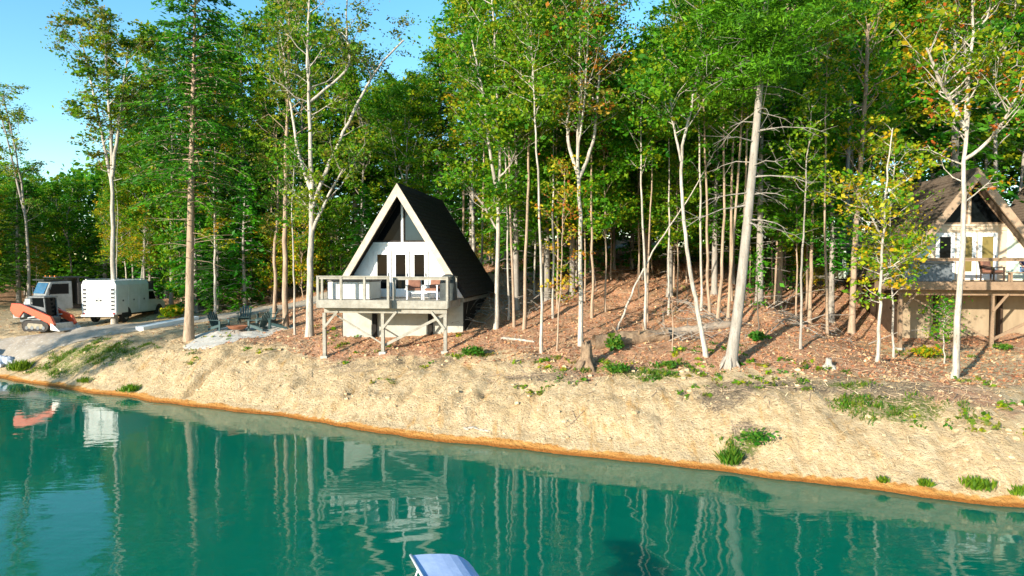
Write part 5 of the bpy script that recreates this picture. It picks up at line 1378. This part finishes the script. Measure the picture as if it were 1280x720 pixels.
# twigs and clods
rs = np.random.RandomState(33); mb = MB()
for k in range(1500):
    y = rs.uniform(20, 42); x = (rs.uniform(0, 1280) - 640) * y / FPX; s_ = float(shore_s(x, y))
    if s_ < .9: continue
    if s_ < 2.6 and rs.rand() > .3: continue
    if x < -12 and rs.rand() > .3: continue
    a_ = rs.rand() * 6.28; ln = rs.uniform(.2, .9); d = np.array([math.cos(a_), math.sin(a_)]) * ln / 2
    pts = []
    for u in (-1, 0, 1): q = np.array([x, y]) + d * u + rs.normal(size=2) * .03; pts.append((q[0], q[1], gz(*q) + .02 + .03 * rs.rand()))
    mb.tube(pts, [.012, .011, .005], 4)
tag(mb.build('fallen_twigs', BARK_TAN), 'scattered dead twigs on the forest floor and bank', 'twigs', kind='stuff')
rs = np.random.RandomState(61); mb = MB()
for (p_, n_, sp_) in (((600, 392), 26, 1.6), ((650, 380), 22, 1.6), ((870, 425), 12, 1.0), ((985, 395), 26, 2.2), ((930, 400), 16, 1.6)):
    g = G(*p_)
    for k in range(n_):
        x, y = g.x + rs.normal() * sp_, g.y + rs.normal() * sp_ * .6; a_ = rs.rand() * 6.28; ln = rs.uniform(.8, 2.6); d = Vector((math.cos(a_), math.sin(a_), rs.uniform(0, .45)))
        b_ = Vector((x, y, gz(x, y) + .03)); pts = [b_, b_ + d * ln * .5 + Vector((0, 0, .15)), b_ + d * ln + Vector((0, 0, -.05 * ln))]
        mb.tube(pts, [.022, .015, .005], 5)
        for _ in range(3):
            q_ = pts[0].lerp(pts[2], rs.uniform(.3, .9)); q_.z += .08; mb.tube([q_, q_ + (d + Vector(rs.normal(size=3) * .7)) * ln * .28], [.01, .003], 4)
tag(mb.build('dead_branches', BARK_GREY), 'tangles of grey dead branches lying on the forest floor', 'branches', kind='stuff')
mb = MB()
for k in range(1600):
    y = rs.uniform(17, 36); x = (rs.uniform(0, 1280) - 640) * y / FPX; s_ = float(shore_s(x, y))
    if s_ < .35 or s_ > 6: continue
    q = .018 + .09 * rs.rand() ** 3; mb.blob((x, y, gz(x, y) + q * .2), (q, q, q * .7), k, 6, 4, .35)
tag(mb.build('dirt_clods', mat('clod', (.62, .47, .29), (.44, .31, .17), .95, 3, bump=.4, spec=.1)), 'small clods and stones strewn over the bare bank', 'clods', kind='stuff')

# ------------------------------------------------------------------ light
w = bpy.data.worlds.new('World'); scene.world = w; w.use_nodes = True
nt = w.node_tree; nt.nodes.clear()
sky = nt.nodes.new('ShaderNodeTexSky'); sky.sky_type = 'NISHITA'; sky.sun_disc = False
sky.sun_elevation = SUN_EL; sky.sun_rotation = math.atan2(SUNV.x, SUNV.y)
sky.altitude = 200; sky.air_density = 1.0; sky.dust_density = .3; sky.ozone_density = 2.0
bg = nt.nodes.new('ShaderNodeBackground'); bg.inputs[1].default_value = .15
wo = nt.nodes.new('ShaderNodeOutputWorld'); hs = nt.nodes.new('ShaderNodeHueSaturation'); hs.inputs['Saturation'].default_value = 1.25; hs.inputs['Value'].default_value = 1.2; hs.inputs['Hue'].default_value = .49; nt.links.new(sky.outputs[0], hs.inputs['Color']); nt.links.new(hs.outputs[0], bg.inputs[0]); nt.links.new(bg.outputs[0], wo.inputs[0])
sl = bpy.data.lights.new('sun', 'SUN'); sl.energy = 5.0; sl.angle = R(.5); sl.color = (1, .92, .78)
so = bpy.data.objects.new('sun', sl); col.objects.link(so)
so.rotation_euler = (-SUNV).to_track_quat('-Z', 'Y').to_euler(); so.location = SUNV * 100
vs_ = scene.view_settings; vs_.view_transform = 'Standard'; vs_.look = 'None'; vs_.exposure = 0.93; vs_.gamma = 1; vs_.use_curve_mapping = False
scene.cycles.max_bounces = 6; scene.cycles.diffuse_bounces = 3; scene.cycles.glossy_bounces = 3; scene.cycles.transmission_bounces = 4; scene.cycles.use_denoising = True
